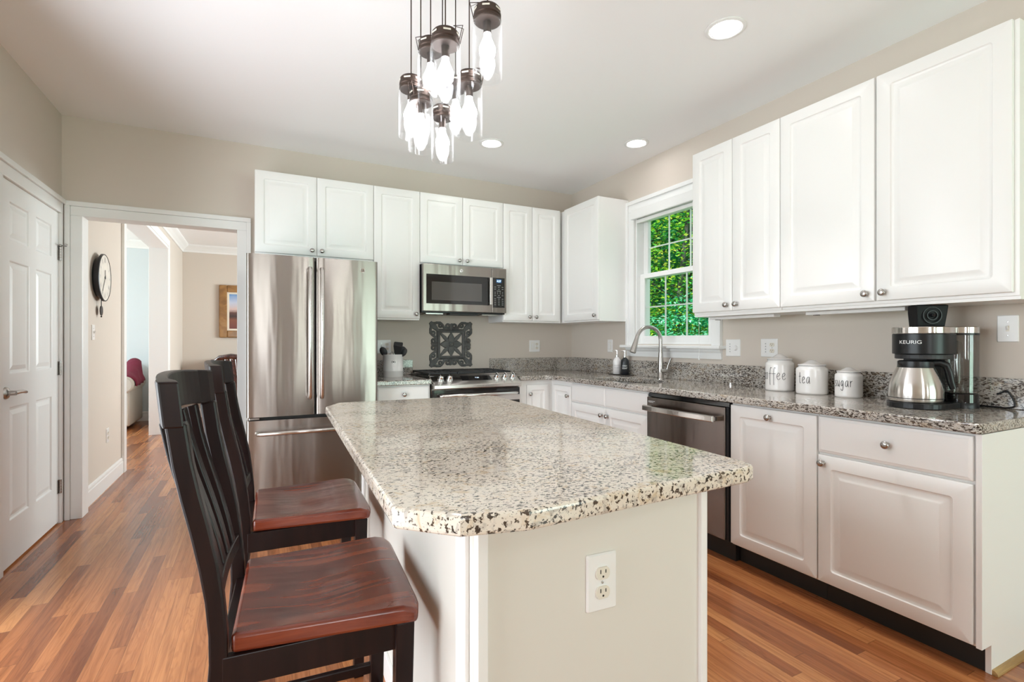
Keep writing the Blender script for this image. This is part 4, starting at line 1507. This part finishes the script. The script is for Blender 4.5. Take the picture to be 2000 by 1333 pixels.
def canister(label, x, y, R, h, word, xh, zt, ang, ws):
    t = thing('canister', label, 'canister', (x, y, CT), group='white ceramic canisters on the right worktop')
    k = h
    b_ = MB()
    b_.lathe([(R * .93, 0), (R * .99, .004), (R, .012), (R * .995, k * .5), (R, k * .78), (R * .97, k * .86), (R * .85, k * .90), (R * .83, k * .93), (R * .86, k * .955), (0, k * .955)], (x, y, CT), (0, 0, 1), 40)
    body = b_.build('body', 'ceramic', t, smooth=True, ang=50)
    l_ = MB()
    l_.lathe([(R * .84, k * .957), (R * .88, k * .963), (R * .87, k * .985), (R * .6, k * 1.01), (R * .32, k * 1.085), (R * .22, k * 1.12), (R * .10, k * 1.135), (0, k * 1.135)], (x, y, CT), (0, 0, 1), 36)
    l_.build('lid', 'ceramics', t, smooth=True, ang=60)
    MB().lathe([(R * .865, k * .952), (R * .885, k * .955), (R * .885, k * .961), (R * .865, k * .964)], (x, y, CT), (0, 0, 1), 36).build('seal', 'darkmetal', t)
    handwriting(body, word, (x, y), R, CT + zt, xh, ang, ws)


canister('tallest white ceramic canister lettered coffee in black script', 2.798, 1.983, .078, .192, 'coffee', .042, .066, math.radians(184), .92)
canister('white ceramic canister lettered tea, between the other two', 2.774, 1.771, .079, .166, 'tea', .038, .060, math.radians(184), .85)
canister('smallest white ceramic canister lettered sugar, next to the coffee maker', 2.780, 1.577, .063, .138, 'sugar', .033, .056, math.radians(183), .85)


# ------------------------------------------------------------------ soap bottles on a tray
def soap(label, x, y, m, inkm, l1, l2):
    t = thing('soap_bottle', label, 'bottle', (x, y, CT + .006))
    z = CT + .006
    b_ = MB()
    b_.lathe([(.033, 0), (.036, .003), (.036, .110), (.032, .126), (.020, .140), (.012, .148), (.012, .154), (0, .154)], (x, y, z), (0, 0, 1), 28)
    o = b_.build('bottle', m, t, smooth=True, ang=50)
    p = MB()
    p.lathe([(.0135, .150), (.0135, .166), (.010, .170), (.005, .172), (.004, .198), (.0085, .199), (.0085, .210), (0, .211)], (x, y, z), (0, 0, 1), 18)
    p.tube([(x, y, z + .205), (x - .02, y + .012, z + .206), (x - .034, y + .02, z + .201)], [.0055, .0045, .003], 10)
    p.build('pump', 'chrome', t, smooth=True)
    A = math.radians(228)
    tx = MB()
    for s, dz in ((l1, .070), (l2, .050)):
        vs, fs = text_verts(s, .020)
        tx.add([(x + .0365 * math.cos(A + v.x * .92 / .036), y + .0365 * math.sin(A + v.x * .92 / .036), z + dz + v.y) for v in vs], fs)
    tx.build('print', inkm, o, recalc=False)


tr = MB().box(2.797, 2.893, 3.402, 3.638, CT, CT + .006)
tag(tr.build('soap_tray', 'slot', bevel=.002), 'thin dark tray under the two soap bottles', 'tray')
M['soapblack'] = mat('matte_black_glass', (0.014, 0.016, 0.020), 0.35)
soap('white soap pump bottle with grey print, left of the black one', 2.845, 3.575, 'ceramics', 'greyink', 'HAND', 'SOAP')
soap('black soap pump bottle with white print beside the window casing', 2.845, 3.468, 'soapblack', 'whiteink', 'DISH', 'SOAP')

# ------------------------------------------------------------------ coffee maker
cm = thing('coffee_maker', 'black and steel coffee maker with clear water tank and raised pod lid', 'coffee maker', (2.66, 1.19, CT))
BX, BY, BR = 2.655, 1.195, .105


def dshape(cx_, cy_, r, xback, n=20, half=None):
    hf = half or r
    pts_ = [(cx_ - r * math.sin(a), cy_ + hf * math.cos(a)) for a in [PI * k / n for k in range(n + 1)]]
    return pts_ + [(xback, cy_ - hf), (xback, cy_ + hf)]


MB().prism(dshape(2.625, BY, .118, 2.735, half=.110), CT, CT + .026).build('base', 'plastic', cm, bevel=.004)
MB().prism([(2.722, 1.188), (2.722, 1.30), (2.86, 1.30), (2.86, 1.188)], CT, 1.152).build('column', 'plastic', cm, bevel=.008)
hd = MB().prism(dshape(BX, BY, BR, 2.715), 1.150, 1.240).build('brew_head', 'plastic', cm, bevel=.003, smooth=True, ang=30)
MB().prism(dshape(BX + .004, BY, BR - .008, 2.71), 1.128, 1.150).build('brew_basket', 'rubber', cm, bevel=.003)
MB().prism(dshape(BX, BY, BR + .001, 2.716), 1.240, 1.270).build('top_band', 'steelh', cm, bevel=.003, smooth=True, ang=30)
kt = MB()
vs, fs = text_verts('KEURIG', .0215)
A = math.radians(182)
kt.add([(BX + (BR + .0006) * math.cos(A + v.x * 1.18 / BR), BY + (BR + .0006) * math.sin(A + v.x * 1.18 / BR), 1.196 + v.y) for v in vs], fs)
kt.build('brand_lettering', 'whiteink', hd, recalc=False)
ld = MB()
lcx, lcy = 2.690, 1.190
lx, ly = Vector((.80, -.60, 0)).normalized(), Vector((.60, .80, 0)).normalized()
ld.loops([[Vector((lcx, lcy, z)) + lx * a * w + ly * b_ * d + ly * s for a, b_ in ((-1, -1), (1, -1), (1, 1), (-1, 1))] for z, w, d, s in ((1.270, .056, .030, 0), (1.335, .062, .034, -.004), (1.368, .064, .034, -.008))])
lid = ld.build('pod_lid', 'matteblack', cm, bevel=.005)
rg_ = MB()
lf = Vector((lcx, lcy, 1.322)) - ly * .0385
for r0, r1 in ((.034, .038), (.018, .022)):
    rg_.loops([[lf + lx * r * math.cos(2 * PI * k / 28) + Z_ * r * math.sin(2 * PI * k / 28) - ly * d for k in range(28)] for r, d in ((r0, 0), (r0, .003), (r1, .003), (r1, 0))], closed=True)
rg_.lathe([(.008, 0), (.006, .010), (0, .014)], lf, -ly, 14)
rg_.build('needle_ring', 'plastic', lid, smooth=True)
TX, TY, TR = 2.806, 1.116, .066
MB().lathe([(TR, 0), (TR, .022), (TR * .98, .024), (0, .024)], (TX, TY, CT), (0, 0, 1), 32).build('tank_base', 'plastic', cm, smooth=True, ang=40)
MB().lathe([(TR * .98, .024), (TR * .98, .060), (TR * .9, .064), (0, .064)], (TX, TY, CT), (0, 0, 1), 32).build('tank_foot', 'blackglass', cm, smooth=True, ang=40)
tk_ = MB()
tk_.loops([[(TX + r * math.cos(2 * PI * k / 36), TY + r * math.sin(2 * PI * k / 36), z) for k in range(36)] for r, z in ((TR * .97, CT + .066), (TR * .98, CT + .10), (TR, CT + .32), (TR * .965, CT + .32), (TR * .94, CT + .10), (TR * .93, CT + .072))], cap0=False)
tk_.build('water_tank', 'tank', cm, smooth=True)
tc_ = MB()
tc_.loops([[(TX - .02 + r * math.cos(2 * PI * k / 24), TY + .012 + r * math.sin(2 * PI * k / 24), z) for k in range(24)] for r, z in ((.028, CT + .10), (.030, CT + .12), (.030, CT + .27), (.024, CT + .288), (.012, CT + .295))], cap0=False)
tc_.build('filter_tube', 'tank', cm, smooth=True)
MB().lathe([(TR * 1.01, .320), (TR * 1.01, .328), (0, .328)], (TX, TY, CT), (0, 0, 1), 32).build('tank_seal', 'plastic', cm, smooth=True, ang=40)
MB().lathe([(TR * 1.02, .329), (TR * 1.02, .354), (TR * .98, .357), (0, .357)], (TX, TY, CT), (0, 0, 1), 32).build('tank_lid', 'steelh', cm, smooth=True, ang=40)
MB().tube(smooth_path([(2.885, 1.10, CT + .005), (2.892, 1.02, CT + .005), (2.885, .985, CT + .005), (2.892, .96, CT + .02), (2.896, .985, CT + .075), (2.897, 1.02, CT + .06)]), .0038, 8).build('power_cord', 'plastic', cm, smooth=True)
CX, CY_ = 2.610, 1.197
cf = thing('carafe', 'stainless coffee carafe with black lid and handle on the coffee maker base', 'carafe', (CX, CY_, CT + .027))
MB().lathe([(.094, 0), (.097, .004), (.0985, .012), (.100, .030), (.099, .055), (.093, .085), (.080, .120), (.067, .150), (0, .151)], (CX, CY_, CT + .027), (0, 0, 1), 40).build('body', 'steelh', cf, smooth=True, ang=50)
MB().lathe([(.0985, .016), (.1003, .018), (.0988, .020)], (CX, CY_, CT + .027), (0, 0, 1), 40).build('seam_ring', 'darkmetal', cf)
l_ = MB()
zl = CT + .178
l_.lathe([(.066, 0), (.065, .004), (.064, .026), (.058, .030), (0, .032)], (CX, CY_, zl), (0, 0, 1), 32)
sp = Vector((-.893, .45, 0))
l_.add([Vector((CX, CY_, zl + .006)) + sp * .060 + Vector((.45, .893, 0)) * .016, Vector((CX, CY_, zl + .006)) + sp * .060 - Vector((.45, .893, 0)) * .016, Vector((CX, CY_, zl + .024)) + sp * .079, Vector((CX, CY_, zl + .027)) + sp * .058 + Vector((.45, .893, 0)) * .018, Vector((CX, CY_, zl + .027)) + sp * .058 - Vector((.45, .893, 0)) * .018],
       [(0, 1, 2), (0, 2, 3), (1, 4, 2), (3, 2, 4), (0, 3, 4, 1)])
l_.build('lid', 'plastic', cf, smooth=True, ang=40)
hd_ = MB()
rt = Vector((.70, -.71, 0))
P = Vector((CX, CY_, 0))
L = []
for d, z, wd in ((.045, zl + .020, .017), (.085, zl + .022, .017), (.112, zl + .010, .016), (.122, zl - .02, .015), (.130, zl - .065, .014), (.138, zl - .092, .013)):
    L.append((P + rt * d + Z_ * z, wd))
hd_.tube([p for p, _ in L], [w for _, w in L], 12)
hd_.build('handle', 'plastic', cf, smooth=True)

# ------------------------------------------------------------------ under-cabinet lights
for y0, y1, lab in ((2.42, 1.95, 'thin white under-cabinet light bar beneath the two narrow doors'), (1.76, 1.28, 'thin white under-cabinet light bar beneath the wide doors above the canisters')):
    t = thing('under_cabinet_light', lab, 'lamp', (2.72, (y0 + y1) / 2, ZBU - .014))
    MB().box(2.70, 2.76, y1, y0, ZBU - .032, ZBU - .0145).build('housing', 'plate', t, bevel=.003)
    MB().box(2.705, 2.735, y0 - .06, y0 - .04, ZBU - .035, ZBU - .032).build('rocker', 'slot', t)

# ------------------------------------------------------------------ utensil crock
KX, KY, KR = 1.013, 4.205, .083
cr = thing('utensil_crock', 'white ceramic utensil crock on the short worktop beside the refrigerator', 'crock', (KX, KY, CT))
b_ = MB()
b_.lathe([(KR * .95, 0), (KR * .985, .004), (KR * .985, .046), (KR * 1.005, .048), (KR * 1.005, .054), (KR * .985, .056), (KR * .985, .174), (KR * 1.01, .178), (KR * 1.01, .185), (KR * .93, .186), (KR * .92, .02), (0, .02)], (KX, KY, CT), (0, 0, 1), 40)
body = b_.build('body', 'ceramics', cr, smooth=True, ang=40)
em = MB()
A = math.atan2(-KY, -KX) + .05
for r0, r1, n0, n1 in ((.0, .0045, 0, 12), (.008, .011, 0, 7), (.008, .011, 12, 19)):
    for k in range(n0, n1):
        a0, a1 = 2 * PI * k / 24 - .9, 2 * PI * (k + .8) / 24 - .9
        if r0 == 0:
            a0, a1 = 2 * PI * k / 12, 2 * PI * (k + 1) / 12
        q_ = [(r * 1.5 * math.cos(a), r * 1.1 * math.sin(a)) for r, a in ((r0, a0), (r1, a0), (r1, a1), (r0, a1))]
        em.add([(KX + (KR + .0006) * math.cos(A + u / KR), KY + (KR + .0006) * math.sin(A + u / KR), CT + .125 + v) for u, v in q_], [(0, 1, 2, 3)])
em.build('crest_print', 'slot', body, recalc=False)


def utensil(name, label, base, top, hm, head_fn, head_m, headname='head'):
    t = thing(name, label, 'utensil', base, group='utensils in the white crock')
    MB().tube([base, top], [.005, .0065], 10).build('handle', hm, t, smooth=True)
    mb = MB()
    head_fn(mb, Vector(top), (Vector(top) - Vector(base)).normalized())
    mb.build(headname, head_m, t, bevel=.002, smooth=True)


FACE = Vector((.4506, .893, 0))
RGT = Vector((.893, -.4506, 0))


def paddle(w, h, th=.006, tilt=0.0, taper=.75):
    def fn(mb, p, d):
        s = (RGT - d * RGT.dot(d)).normalized()
        s = (s + FACE * tilt).normalized()
        f = s.cross(d).normalized()
        prof = [(taper * .35, -.01), (taper, .012), (1, h * .55), (1.0, h * .9), (.88, h)]
        mb.loops([[p + d * z + s * w * a + f * th / 2, p + d * z - s * w * a + f * th / 2, p + d * z - s * w * a - f * th / 2, p + d * z + s * w * a - f * th / 2] for a, z in prof])
    return fn


def bowl(r, long=1.3):
    def fn(mb, p, d):
        s = (RGT - d * RGT.dot(d)).normalized()
        f = s.cross(d).normalized()
        c_ = p + d * r * long * .8
        L = []
        for i in range(7):
            a = PI / 2 * i / 6
            rr = math.cos(a)
            L.append([c_ + (s * math.cos(2 * PI * k / 18) * r + d * math.sin(2 * PI * k / 18) * r * long) * max(rr, .02) + f * (math.sin(a) * r * .55) for k in range(18)])
        L2 = [[q_ + (c_ - q_) * .07 - f * .002 for q_ in r_] for r_ in L]
        mb.loops(list(reversed(L2)) + L)
    return fn


kb = (KX, KY, CT + .022)
utensil('spatula', 'black spatula standing tallest in the white crock', (KX + .01, KY + .02, CT + .022), (KX + .045, KY + .045, CT + .205), 'plastic', paddle(.038, .085, tilt=.1), 'rubber')
utensil('spatula', 'dark grey spatula leaning at the front of the white crock', (KX - .01, KY - .02, CT + .022), (KX + .022, KY - .035, CT + .178), 'plastic', paddle(.034, .080, tilt=-.1), 'rubber')
utensil('ladle', 'black ladle leaning right out of the white crock', (KX - .02, KY + .01, CT + .022), (KX + .060, KY - .025, CT + .195), 'plastic', bowl(.034, 1.0), 'rubber', 'bowl')
utensil('cooking_spoon', 'black spoon leaning right, lowest on that side of the crock', (KX - .03, KY - .01, CT + .022), (KX + .062, KY - .045, CT + .176), 'plastic', bowl(.024, 1.6), 'rubber', 'bowl')
utensil('cooking_spoon', 'black slotted spoon leaning left over the crock rim', (KX + .02, KY + .0, CT + .022), (KX - .062, KY + .005, CT + .180), 'plastic', bowl(.030, 1.4), 'rubber', 'bowl')
t = thing('whisk', 'steel whisk head showing in the middle of the white crock', 'utensil', (KX - .01, KY - .035, CT + .022), group='utensils in the white crock')
MB().tube([(KX - .008, KY - .03, CT + .022), (KX - .018, KY - .042, CT + .16)], .006, 10).build('handle', 'nickel', t, smooth=True)
wh = MB()
for k in range(5):
    a = PI * k / 5
    s = RGT * math.cos(a) + FACE * math.sin(a)
    c0 = Vector((KX - .018, KY - .042, CT + .16))
    wh.tube([c0 + s * .004, c0 + s * .018 + Z_ * .018, c0 + s * .02 + Z_ * .035, c0 + Z_ * .05, c0 - s * .02 + Z_ * .035, c0 - s * .018 + Z_ * .018, c0 - s * .004], .0012, 6)
wh.build('wires', 'chrome', t, smooth=True)

# ------------------------------------------------------------------ carved wall panel above the range
AXc, AZc, AH = 1.599, 1.1815, .204
ap = thing('carved_wall_panel', 'square grey carved wood panel with flower centre on the wall above the range', 'wall art', (AXc, YB, AZc - AH))


def A2(u, v, d=0.0):
    return Vector((AXc + u, YB - .001 - d, AZc + v))


def bar2(mb, pts_, w, d0=.0, d1=.012):
    """A flat carved strip following (u, v) points with width w (a list tapers it)."""
    n = len(pts_)
    L = []
    for i, (u, v) in enumerate(pts_):
        a, b_ = pts_[max(i - 1, 0)], pts_[min(i + 1, n - 1)]
        t = Vector((b_[0] - a[0], b_[1] - a[1])).normalized()
        nx_, ny_ = -t.y, t.x
        ww = (w[i] if isinstance(w, list) else w) / 2
        L.append([A2(u + nx_ * ww, v + ny_ * ww, d0), A2(u + nx_ * ww * .8, v + ny_ * ww * .8, d1 * .7), A2(u, v, d1), A2(u - nx_ * ww * .8, v - ny_ * ww * .8, d1 * .7), A2(u - nx_ * ww, v - ny_ * ww, d0)])
    mb.loops(L)


def rot4(p, k):
    c_, s_2 = [(1, 0), (0, 1), (-1, 0), (0, -1)][k]
    return (p[0] * c_ - p[1] * s_2, p[0] * s_2 + p[1] * c_)


f = MB()
q = .118
for k in range(4):
    bar2(f, [rot4((-q - .013, q), k), rot4((q + .013, q), k)], .026, 0, .016)
f.build('inner_frame', 'carved', ap)
fl = MB()
for k in range(8):
    a = PI / 4 * k
    ln, wd = (.108, .070) if k % 2 == 0 else (.145, .034)
    pp = [(ln * t_ * math.cos(a), ln * t_ * math.sin(a)) for t_ in (.08, .25, .45, .6, .8, 1.0)]
    bar2(fl, pp, [wd * .5, wd * .75, wd, wd * .95, wd * .55, wd * .1] if k % 2 == 0 else [wd * .5, wd * .7, wd, wd * 1.1, wd * .8, wd * .5], 0, .016 if k % 2 == 0 else .010)
fl.lathe([(.026, .012), (.024, .020), (.014, .024), (.010, .028), (0, .029)], A2(0, 0), (0, -1, 0), 20)
fl.build('flower', 'carved', ap, smooth=True, ang=35)
scb = MB()
for k in range(4):
    for s in (-1, 1):
        def sp_(cu, cv, r0, turns, a0, dr_):
            return [(cu + (r0 * (1 - .75 * j / 16)) * math.cos(a0 + dr_ * turns * 2 * PI * j / 16), cv + (r0 * (1 - .75 * j / 16)) * math.sin(a0 + dr_ * turns * 2 * PI * j / 16)) for j in range(17)]
        pth = sp_(s * .034, .166, .026, 1.15, -PI / 2, -s)
        bar2(scb, [rot4(p, k) for p in pth], .020, 0, .015)
        pth = sp_(s * .105, .172, .024, 1.05, PI / 2, s)
        bar2(scb, [rot4(p, k) for p in pth], .019, 0, .014)
        pth = [(s * .034, .140), (s * .065, .148), (s * .085, .178), (s * .105, .196), (s * .14, .196), (s * .172, .180)]
        bar2(scb, [rot4(p, k) for p in pth], .026, 0, .013)
    bar2(scb, [rot4(p, k) for p in [(-.010, .186), (0, .162), (0, .14), (.0, .130)]], [.05, .04, .022, .02], 0, .014)
    bar2(scb, [rot4(p, k) for p in [(.128, .128), (.155, .155), (.178, .178), (.2, .2)]], [.03, .05, .05, .034], 0, .014)
    bar2(scb, [rot4(p, k) for p in [(-.2, .197), (-.12, .197)]], .014, 0, .010)
    bar2(scb, [rot4(p, k) for p in [(.12, .197), (.2, .197)]], .014, 0, .010)
    bar2(scb, [rot4(p, k) for p in [(-.13, .136), (.13, .136)]], .012, 0, .010)
scb.build('scroll_border', 'carved', ap, smooth=True, ang=35)

# ------------------------------------------------------------------ wall clock in the hall
KXC = -1.045
ck = thing('wall_clock', 'round pendulum wall clock with roman numerals on the hall wall', 'clock', (-1.11, 5.10, 1.73))
CYc, CZc, CR = 4.975, 1.706, .185
MB().lathe([(.15, .0005), (.16, .012), (.16, .032), (CR, .034), (CR, .048), (CR * .965, .051), (CR * .95, .046), (0, .046)], (-1.11, CYc, CZc), (1, 0, 0), 48).build('case', 'darkmetal', ck, smooth=True, ang=35)
MB().lathe([(CR * .955, .0465), (CR * .955, .0475), (0, .0475)], (-1.11, CYc, CZc), (1, 0, 0), 48).build('dial', 'clockface', ck)
nm = MB()
XF = -1.11 + .0482
for k, s in enumerate(['XII', 'I', 'II', 'III', 'IIII', 'V', 'VI', 'VII', 'VIII', 'IX', 'X', 'XI']):
    a = PI / 2 - k * PI / 6
    er = Y_ * math.cos(a) + Z_ * math.sin(a)
    et = Y_ * math.sin(a) - Z_ * math.cos(a)
    vs, fs = text_verts(s, .042)
    nm.add([Vector((XF, CYc, CZc)) + er * (CR * .64 + v.y * 1.35) + et * v.x * .62 for v in vs], fs)
nm.build('numerals', 'greyink', ck, recalc=False)
hn = MB()
for ang_, ln, w in ((PI / 2 - 2 * PI * .595, .13, .006), (PI / 2 - 2 * PI * .0, .06, .008)):
    e = Y_ * math.cos(ang_) + Z_ * math.sin(ang_)
    hn.obox(Vector((XF + .002, CYc, CZc)) + e * ln * .42, e, X_, e.cross(X_), ln * .58, .0006, w / 2)
hn.lathe([(.012, 0), (.010, .004), (0, .005)], (XF, CYc, CZc), (1, 0, 0), 16)
hn.build('hands', 'ink', ck)
pn = MB()
pn.tube([(-1.085, CYc, CZc - .15), (-1.085, CYc, CZc - .235)], .003, 8)
pn.lathe([(.0, -.004), (.038, -.003), (.040, 0), (.038, .003), (0, .005)], (-1.085, CYc, CZc - .258), (1, 0, 0), 28)
pn.sphere((-1.085, CYc, CZc - .305), .006, 10, 6)
pn.tube([(-1.085, CYc, CZc - .29), (-1.085, CYc, CZc - .303)], .002, 6)
pn.build('pendulum', 'darkmetal', ck, smooth=True)

# ------------------------------------------------------------------ dining room beyond the opening
pc = thing('framed_painting', 'gilt framed landscape painting on the far dining room wall', 'painting', (-.10, 9.44, 1.28))
px0, px1, pz0, pz1 = -.545, .42, 1.272, 2.125
mb = MB()
fw = .115
for a, b_, c_, d in ((px0, px0 + fw, pz0, pz1), (px1 - fw, px1, pz0, pz1), (px0 + fw, px1 - fw, pz0, pz0 + fw), (px0 + fw, px1 - fw, pz1 - fw, pz1)):
    mb.box(a, b_, 9.395, 9.4395, c_, d)
mb.build('frame', 'gold', pc, bevel=.014, seg=3)
mb = MB()
i0 = fw
for a, b_, c_, d in ((px0 + i0, px0 + i0 + .03, pz0 + i0, pz1 - i0), (px1 - i0 - .03, px1 - i0, pz0 + i0, pz1 - i0), (px0 + i0 + .03, px1 - i0 - .03, pz0 + i0, pz0 + i0 + .03), (px0 + i0 + .03, px1 - i0 - .03, pz1 - i0 - .03, pz1 - i0)):
    mb.box(a, b_, 9.41, 9.43, c_, d)
mb.build('liner', 'liner', pc)
MB().box(px0 + i0 + .028, px1 - i0 - .028, 9.418, 9.428, pz0 + i0 + .028, pz1 - i0 - .028).build('canvas', 'canvas', pc)

sb = thing('sideboard', 'dark wood sideboard against the far dining room wall', 'sideboard', (.2, 9.2, 0))
MB().box(-.60, 1.0, 8.97, 9.40, .10, .90).build('body', 'mahog', sb, bevel=.005)
MB().box(-.63, 1.03, 8.945, 9.415, .90, .93).build('top', 'mahog', sb, bevel=.006)
for x in (-.56, .96):
    for y in (9.0, 9.36):
        MB().box(x - .03, x + .03, y - .03, y + .03, 0, .10).build('foot', 'mahog', sb)
for k in range(3):
    d_ = slab_front(Vector((-.58 + .53 * k, 8.968, .14)), X_, Z_, -Y_, .50, .72, .01).build('door', 'mahog', sb)
    MB().lathe([(.008, 0), (.006, .012), (.013, .02), (0, .026)], (-.58 + .53 * k + (.46 if k < 2 else .04), 8.968, .62), (0, -1, 0), 14).build('knob', 'nickel', d_, smooth=True)

dc = thing('dining_chair', 'dark wood dining chair with arched back and painted blue window reflection on its seat seen past the stools', 'chair', (-.10, 6.6, 0), math.radians(60))
MB().box(-.22, .22, -.22, .22, .425, .45).build('seat_frame', 'mahog', dc, bevel=.005)
MB().box(-.205, .205, -.205, .205, .451, .49).build('reflection_pad', 'reflection_pad', dc, bevel=.015, seg=3)  # pad coloured blue to stand in for a window reflection
for s in (-1, 1):
    MB().tube([(-.24, s * .20, 0), (-.215, s * .20, .45), (-.245, s * .20, .8), (-.285, s * .19, 1.0)], [.018, .022, .019, .016], 10).build('back_post', 'mahog', dc, smooth=True)
    MB().tube([(.19, s * .19, 0), (.195, s * .19, .425)], [.016, .022], 10).build('leg', 'mahog', dc, smooth=True)
MB().tube([(-.285, -.20, .985), (-.298, -.13, 1.03), (-.302, 0, 1.045), (-.298, .13, 1.03), (-.285, .20, .985)], [.022, .027, .03, .027, .022], 10).build('crest_rail', 'mahog', dc, smooth=True)
for v in (-.09, -.03, .03, .09):
    s = MB()
    sweep(s, [(-.22, .49, v), (-.25, .8, v), (-.295, 1.03, v)], .022, .012)
    s.build('slat', 'mahog', dc)
dt = thing('dining_table', 'dark wood dining table in the room beyond the opening', 'table', (.75, 7.3, 0))
MB().box(.25, 1.75, 6.7, 7.75, .72, .755).build('top', 'mahog', dt, bevel=.008)
for x in (.33, 1.67):
    for y in (6.78, 7.67):
        MB().tube([(x, y, 0), (x, y, .72)], [.025, .04], 12).build('leg', 'mahog', dt, smooth=True)

# ------------------------------------------------------------------ sofa and throw in the living room
sf = thing('sofa', 'beige sofa with rolled arm against the blue-grey living room wall', 'sofa', (-2.6, 8.8, 0))
MB().box(-3.6, -1.66, 8.45, 9.30, .12, .42).build('base', 'sofa', sf, bevel=.03, seg=3)
MB().box(-3.6, -1.66, 9.05, 9.35, .42, .88).build('backrest', 'sofa', sf, bevel=.06, seg=4)
for x in (-3.68, -1.62):
    mb = MB()
    mb.box(x - .085, x + .085, 8.42, 9.30, .06, .60)
    mb.tube([(x + .015, 8.40, .62), (x + .015, 9.30, .62)], .115, 20)
    mb.build('arm', 'sofa', sf, bevel=.02, smooth=True, ang=50)
for k in range(2):
    MB().box(-3.58 + .95 * k, -3.58 + .95 * k + .93, 8.44, 9.04, .425, .56).build('seat_cushion', 'sofa', sf, bevel=.04, seg=3)
th = MB()
nu, nv = 14, 10
ver = []
for i in range(nu + 1):
    a = -1.15 + 2.9 * i / nu
    for j in range(nv + 1):
        y = 8.5 + .62 * j / nv
        r = .135 + .012 * math.sin(j * 1.7 + i * .6)
        ver.append((-1.605 + r * math.sin(a), y, .62 + r * math.cos(a) + .20 * (j / nv) ** 2 * (1 if a < .9 else .2)))
th.add(ver, [(i * (nv + 1) + j, i * (nv + 1) + j + 1, (i + 1) * (nv + 1) + j + 1, (i + 1) * (nv + 1) + j) for i in range(nu) for j in range(nv)])
o = th.build('throw_blanket', 'throw', smooth=True, ang=80)
sm = o.modifiers.new('thick', 'SOLIDIFY')
sm.thickness = .02
tag(o, 'burgundy throw blanket draped over the sofa arm', 'blanket')

# ------------------------------------------------------------------ woods outside
struct(MB().box(-60, 60, -60, 80, -.7, -.6).build('ground', 'lawn'))


def tree(label, x, y, h, cr_, cz, n, size, leafm, lean=(0, 0), tr_=.12, name='tree', group='trees outside the kitchen window'):
    t = thing(name, label, 'tree', (x, y, -.6), group=group)
    tk2 = MB()
    top = Vector((x + lean[0], y + lean[1], h))
    p0 = Vector((x, y, -.6))
    tk2.tube([p0, p0.lerp(top, .35) + Vector((.06, -.05, 0)), p0.lerp(top, .7), top], [tr_, tr_ * .8, tr_ * .55, tr_ * .2], 9)
    for k in range(7):
        f_ = .25 + .1 * k
        b0 = p0.lerp(top, f_)
        a = rnd.uniform(0, 2 * PI)
        ln = cr_ * rnd.uniform(.5, .9)
        tk2.tube([b0, b0 + Vector((math.cos(a) * ln * .5, math.sin(a) * ln * .5, ln * .15)), b0 + Vector((math.cos(a) * ln, math.sin(a) * ln, ln * .35))], [tr_ * .35, tr_ * .22, tr_ * .06], 6)
    tk2.build('trunk', 'bark', t, smooth=True)
    lf_ = MB()
    vs, fs = [], []
    c0 = Vector((x + lean[0] * .6, y + lean[1] * .6, cz))
    for k in range(n):
        while True:
            p = Vector((rnd.uniform(-1, 1), rnd.uniform(-1, 1), rnd.uniform(-1, 1)))
            if .12 < p.length_squared < 1:
                break
        hz_ = max(h - cz + .6, cz + .4) * .9
        tier = round(p.z * 5) / 5 + rnd.gauss(0, .05)
        q_ = c0 + Vector((p.x * cr_, p.y * cr_, tier * hz_ * .8))
        if q_.z < -.5:
            q_.z = rnd.uniform(-.5, .4)
        a = rnd.uniform(0, 2 * PI)
        d_ = Vector((math.cos(a), math.sin(a), rnd.uniform(-.7, .15))).normalized()
        sd = d_.cross(Vector((rnd.gauss(0, .35), rnd.gauss(0, .35), 1))).normalized()
        s = size * rnd.uniform(.6, 1.3)
        nn = d_.cross(sd) * s * .12
        b0 = len(vs)
        vs += [q_, q_ + d_ * s * .45 + sd * s * .26 - nn, q_ + d_ * s, q_ + d_ * s * .45 - sd * s * .26 - nn, q_ + d_ * s * .5]
        fs += [(b0, b0 + 1, b0 + 4), (b0 + 1, b0 + 2, b0 + 4), (b0, b0 + 4, b0 + 3), (b0 + 4, b0 + 2, b0 + 3)]
    lf_.v, lf_.f = vs, fs
    lf_.build('foliage', leafm, t, recalc=False)
    return t


WL = 'tall leafy tree farther back in the woods outside the kitchen window'
tree('young yellow-green tree with leaning trunk in the left panes of the window', 6.0, 6.55, 5.0, 1.5, 2.6, 11000, .075, 'leafA', (.6, -.5), .07)
tree('emerald shrub filling the lower right window panes', 5.6, 4.85, 1.9, 1.15, .75, 11000, .065, 'leafB', (0, 0), .04, 'shrub')
tree('broad sunny shrub behind the lower left window panes', 6.6, 6.9, 1.9, 1.35, .7, 11000, .065, 'leafA', (0, 0), .04, 'shrub')
for k in range(12):
    x = 8.2 + (k % 4) * 2.1 + rnd.uniform(-.5, .5)
    y = x * (.90 + .13 * (k // 4)) + rnd.uniform(-.6, .6)
    tree(WL, x, y, rnd.uniform(6.5, 9), rnd.uniform(1.9, 2.5), rnd.uniform(2.6, 4.0), 8000, .115, ['leafC', 'leafA', 'leafB'][k % 3], (rnd.uniform(-.4, .4), rnd.uniform(-.4, .4)), rnd.uniform(.09, .16))
for k in range(4):
    x = 15.5 + rnd.uniform(-1, 1.5)
    tree(WL, x, x * (.86 + .11 * k), 11, 3.4, 4.0, 9000, .20, ['leafC', 'leafB', 'leafA'][k % 3], (0, 0), .2)

for o in bpy.data.objects:
    if '_w' in o:
        del o['_w']
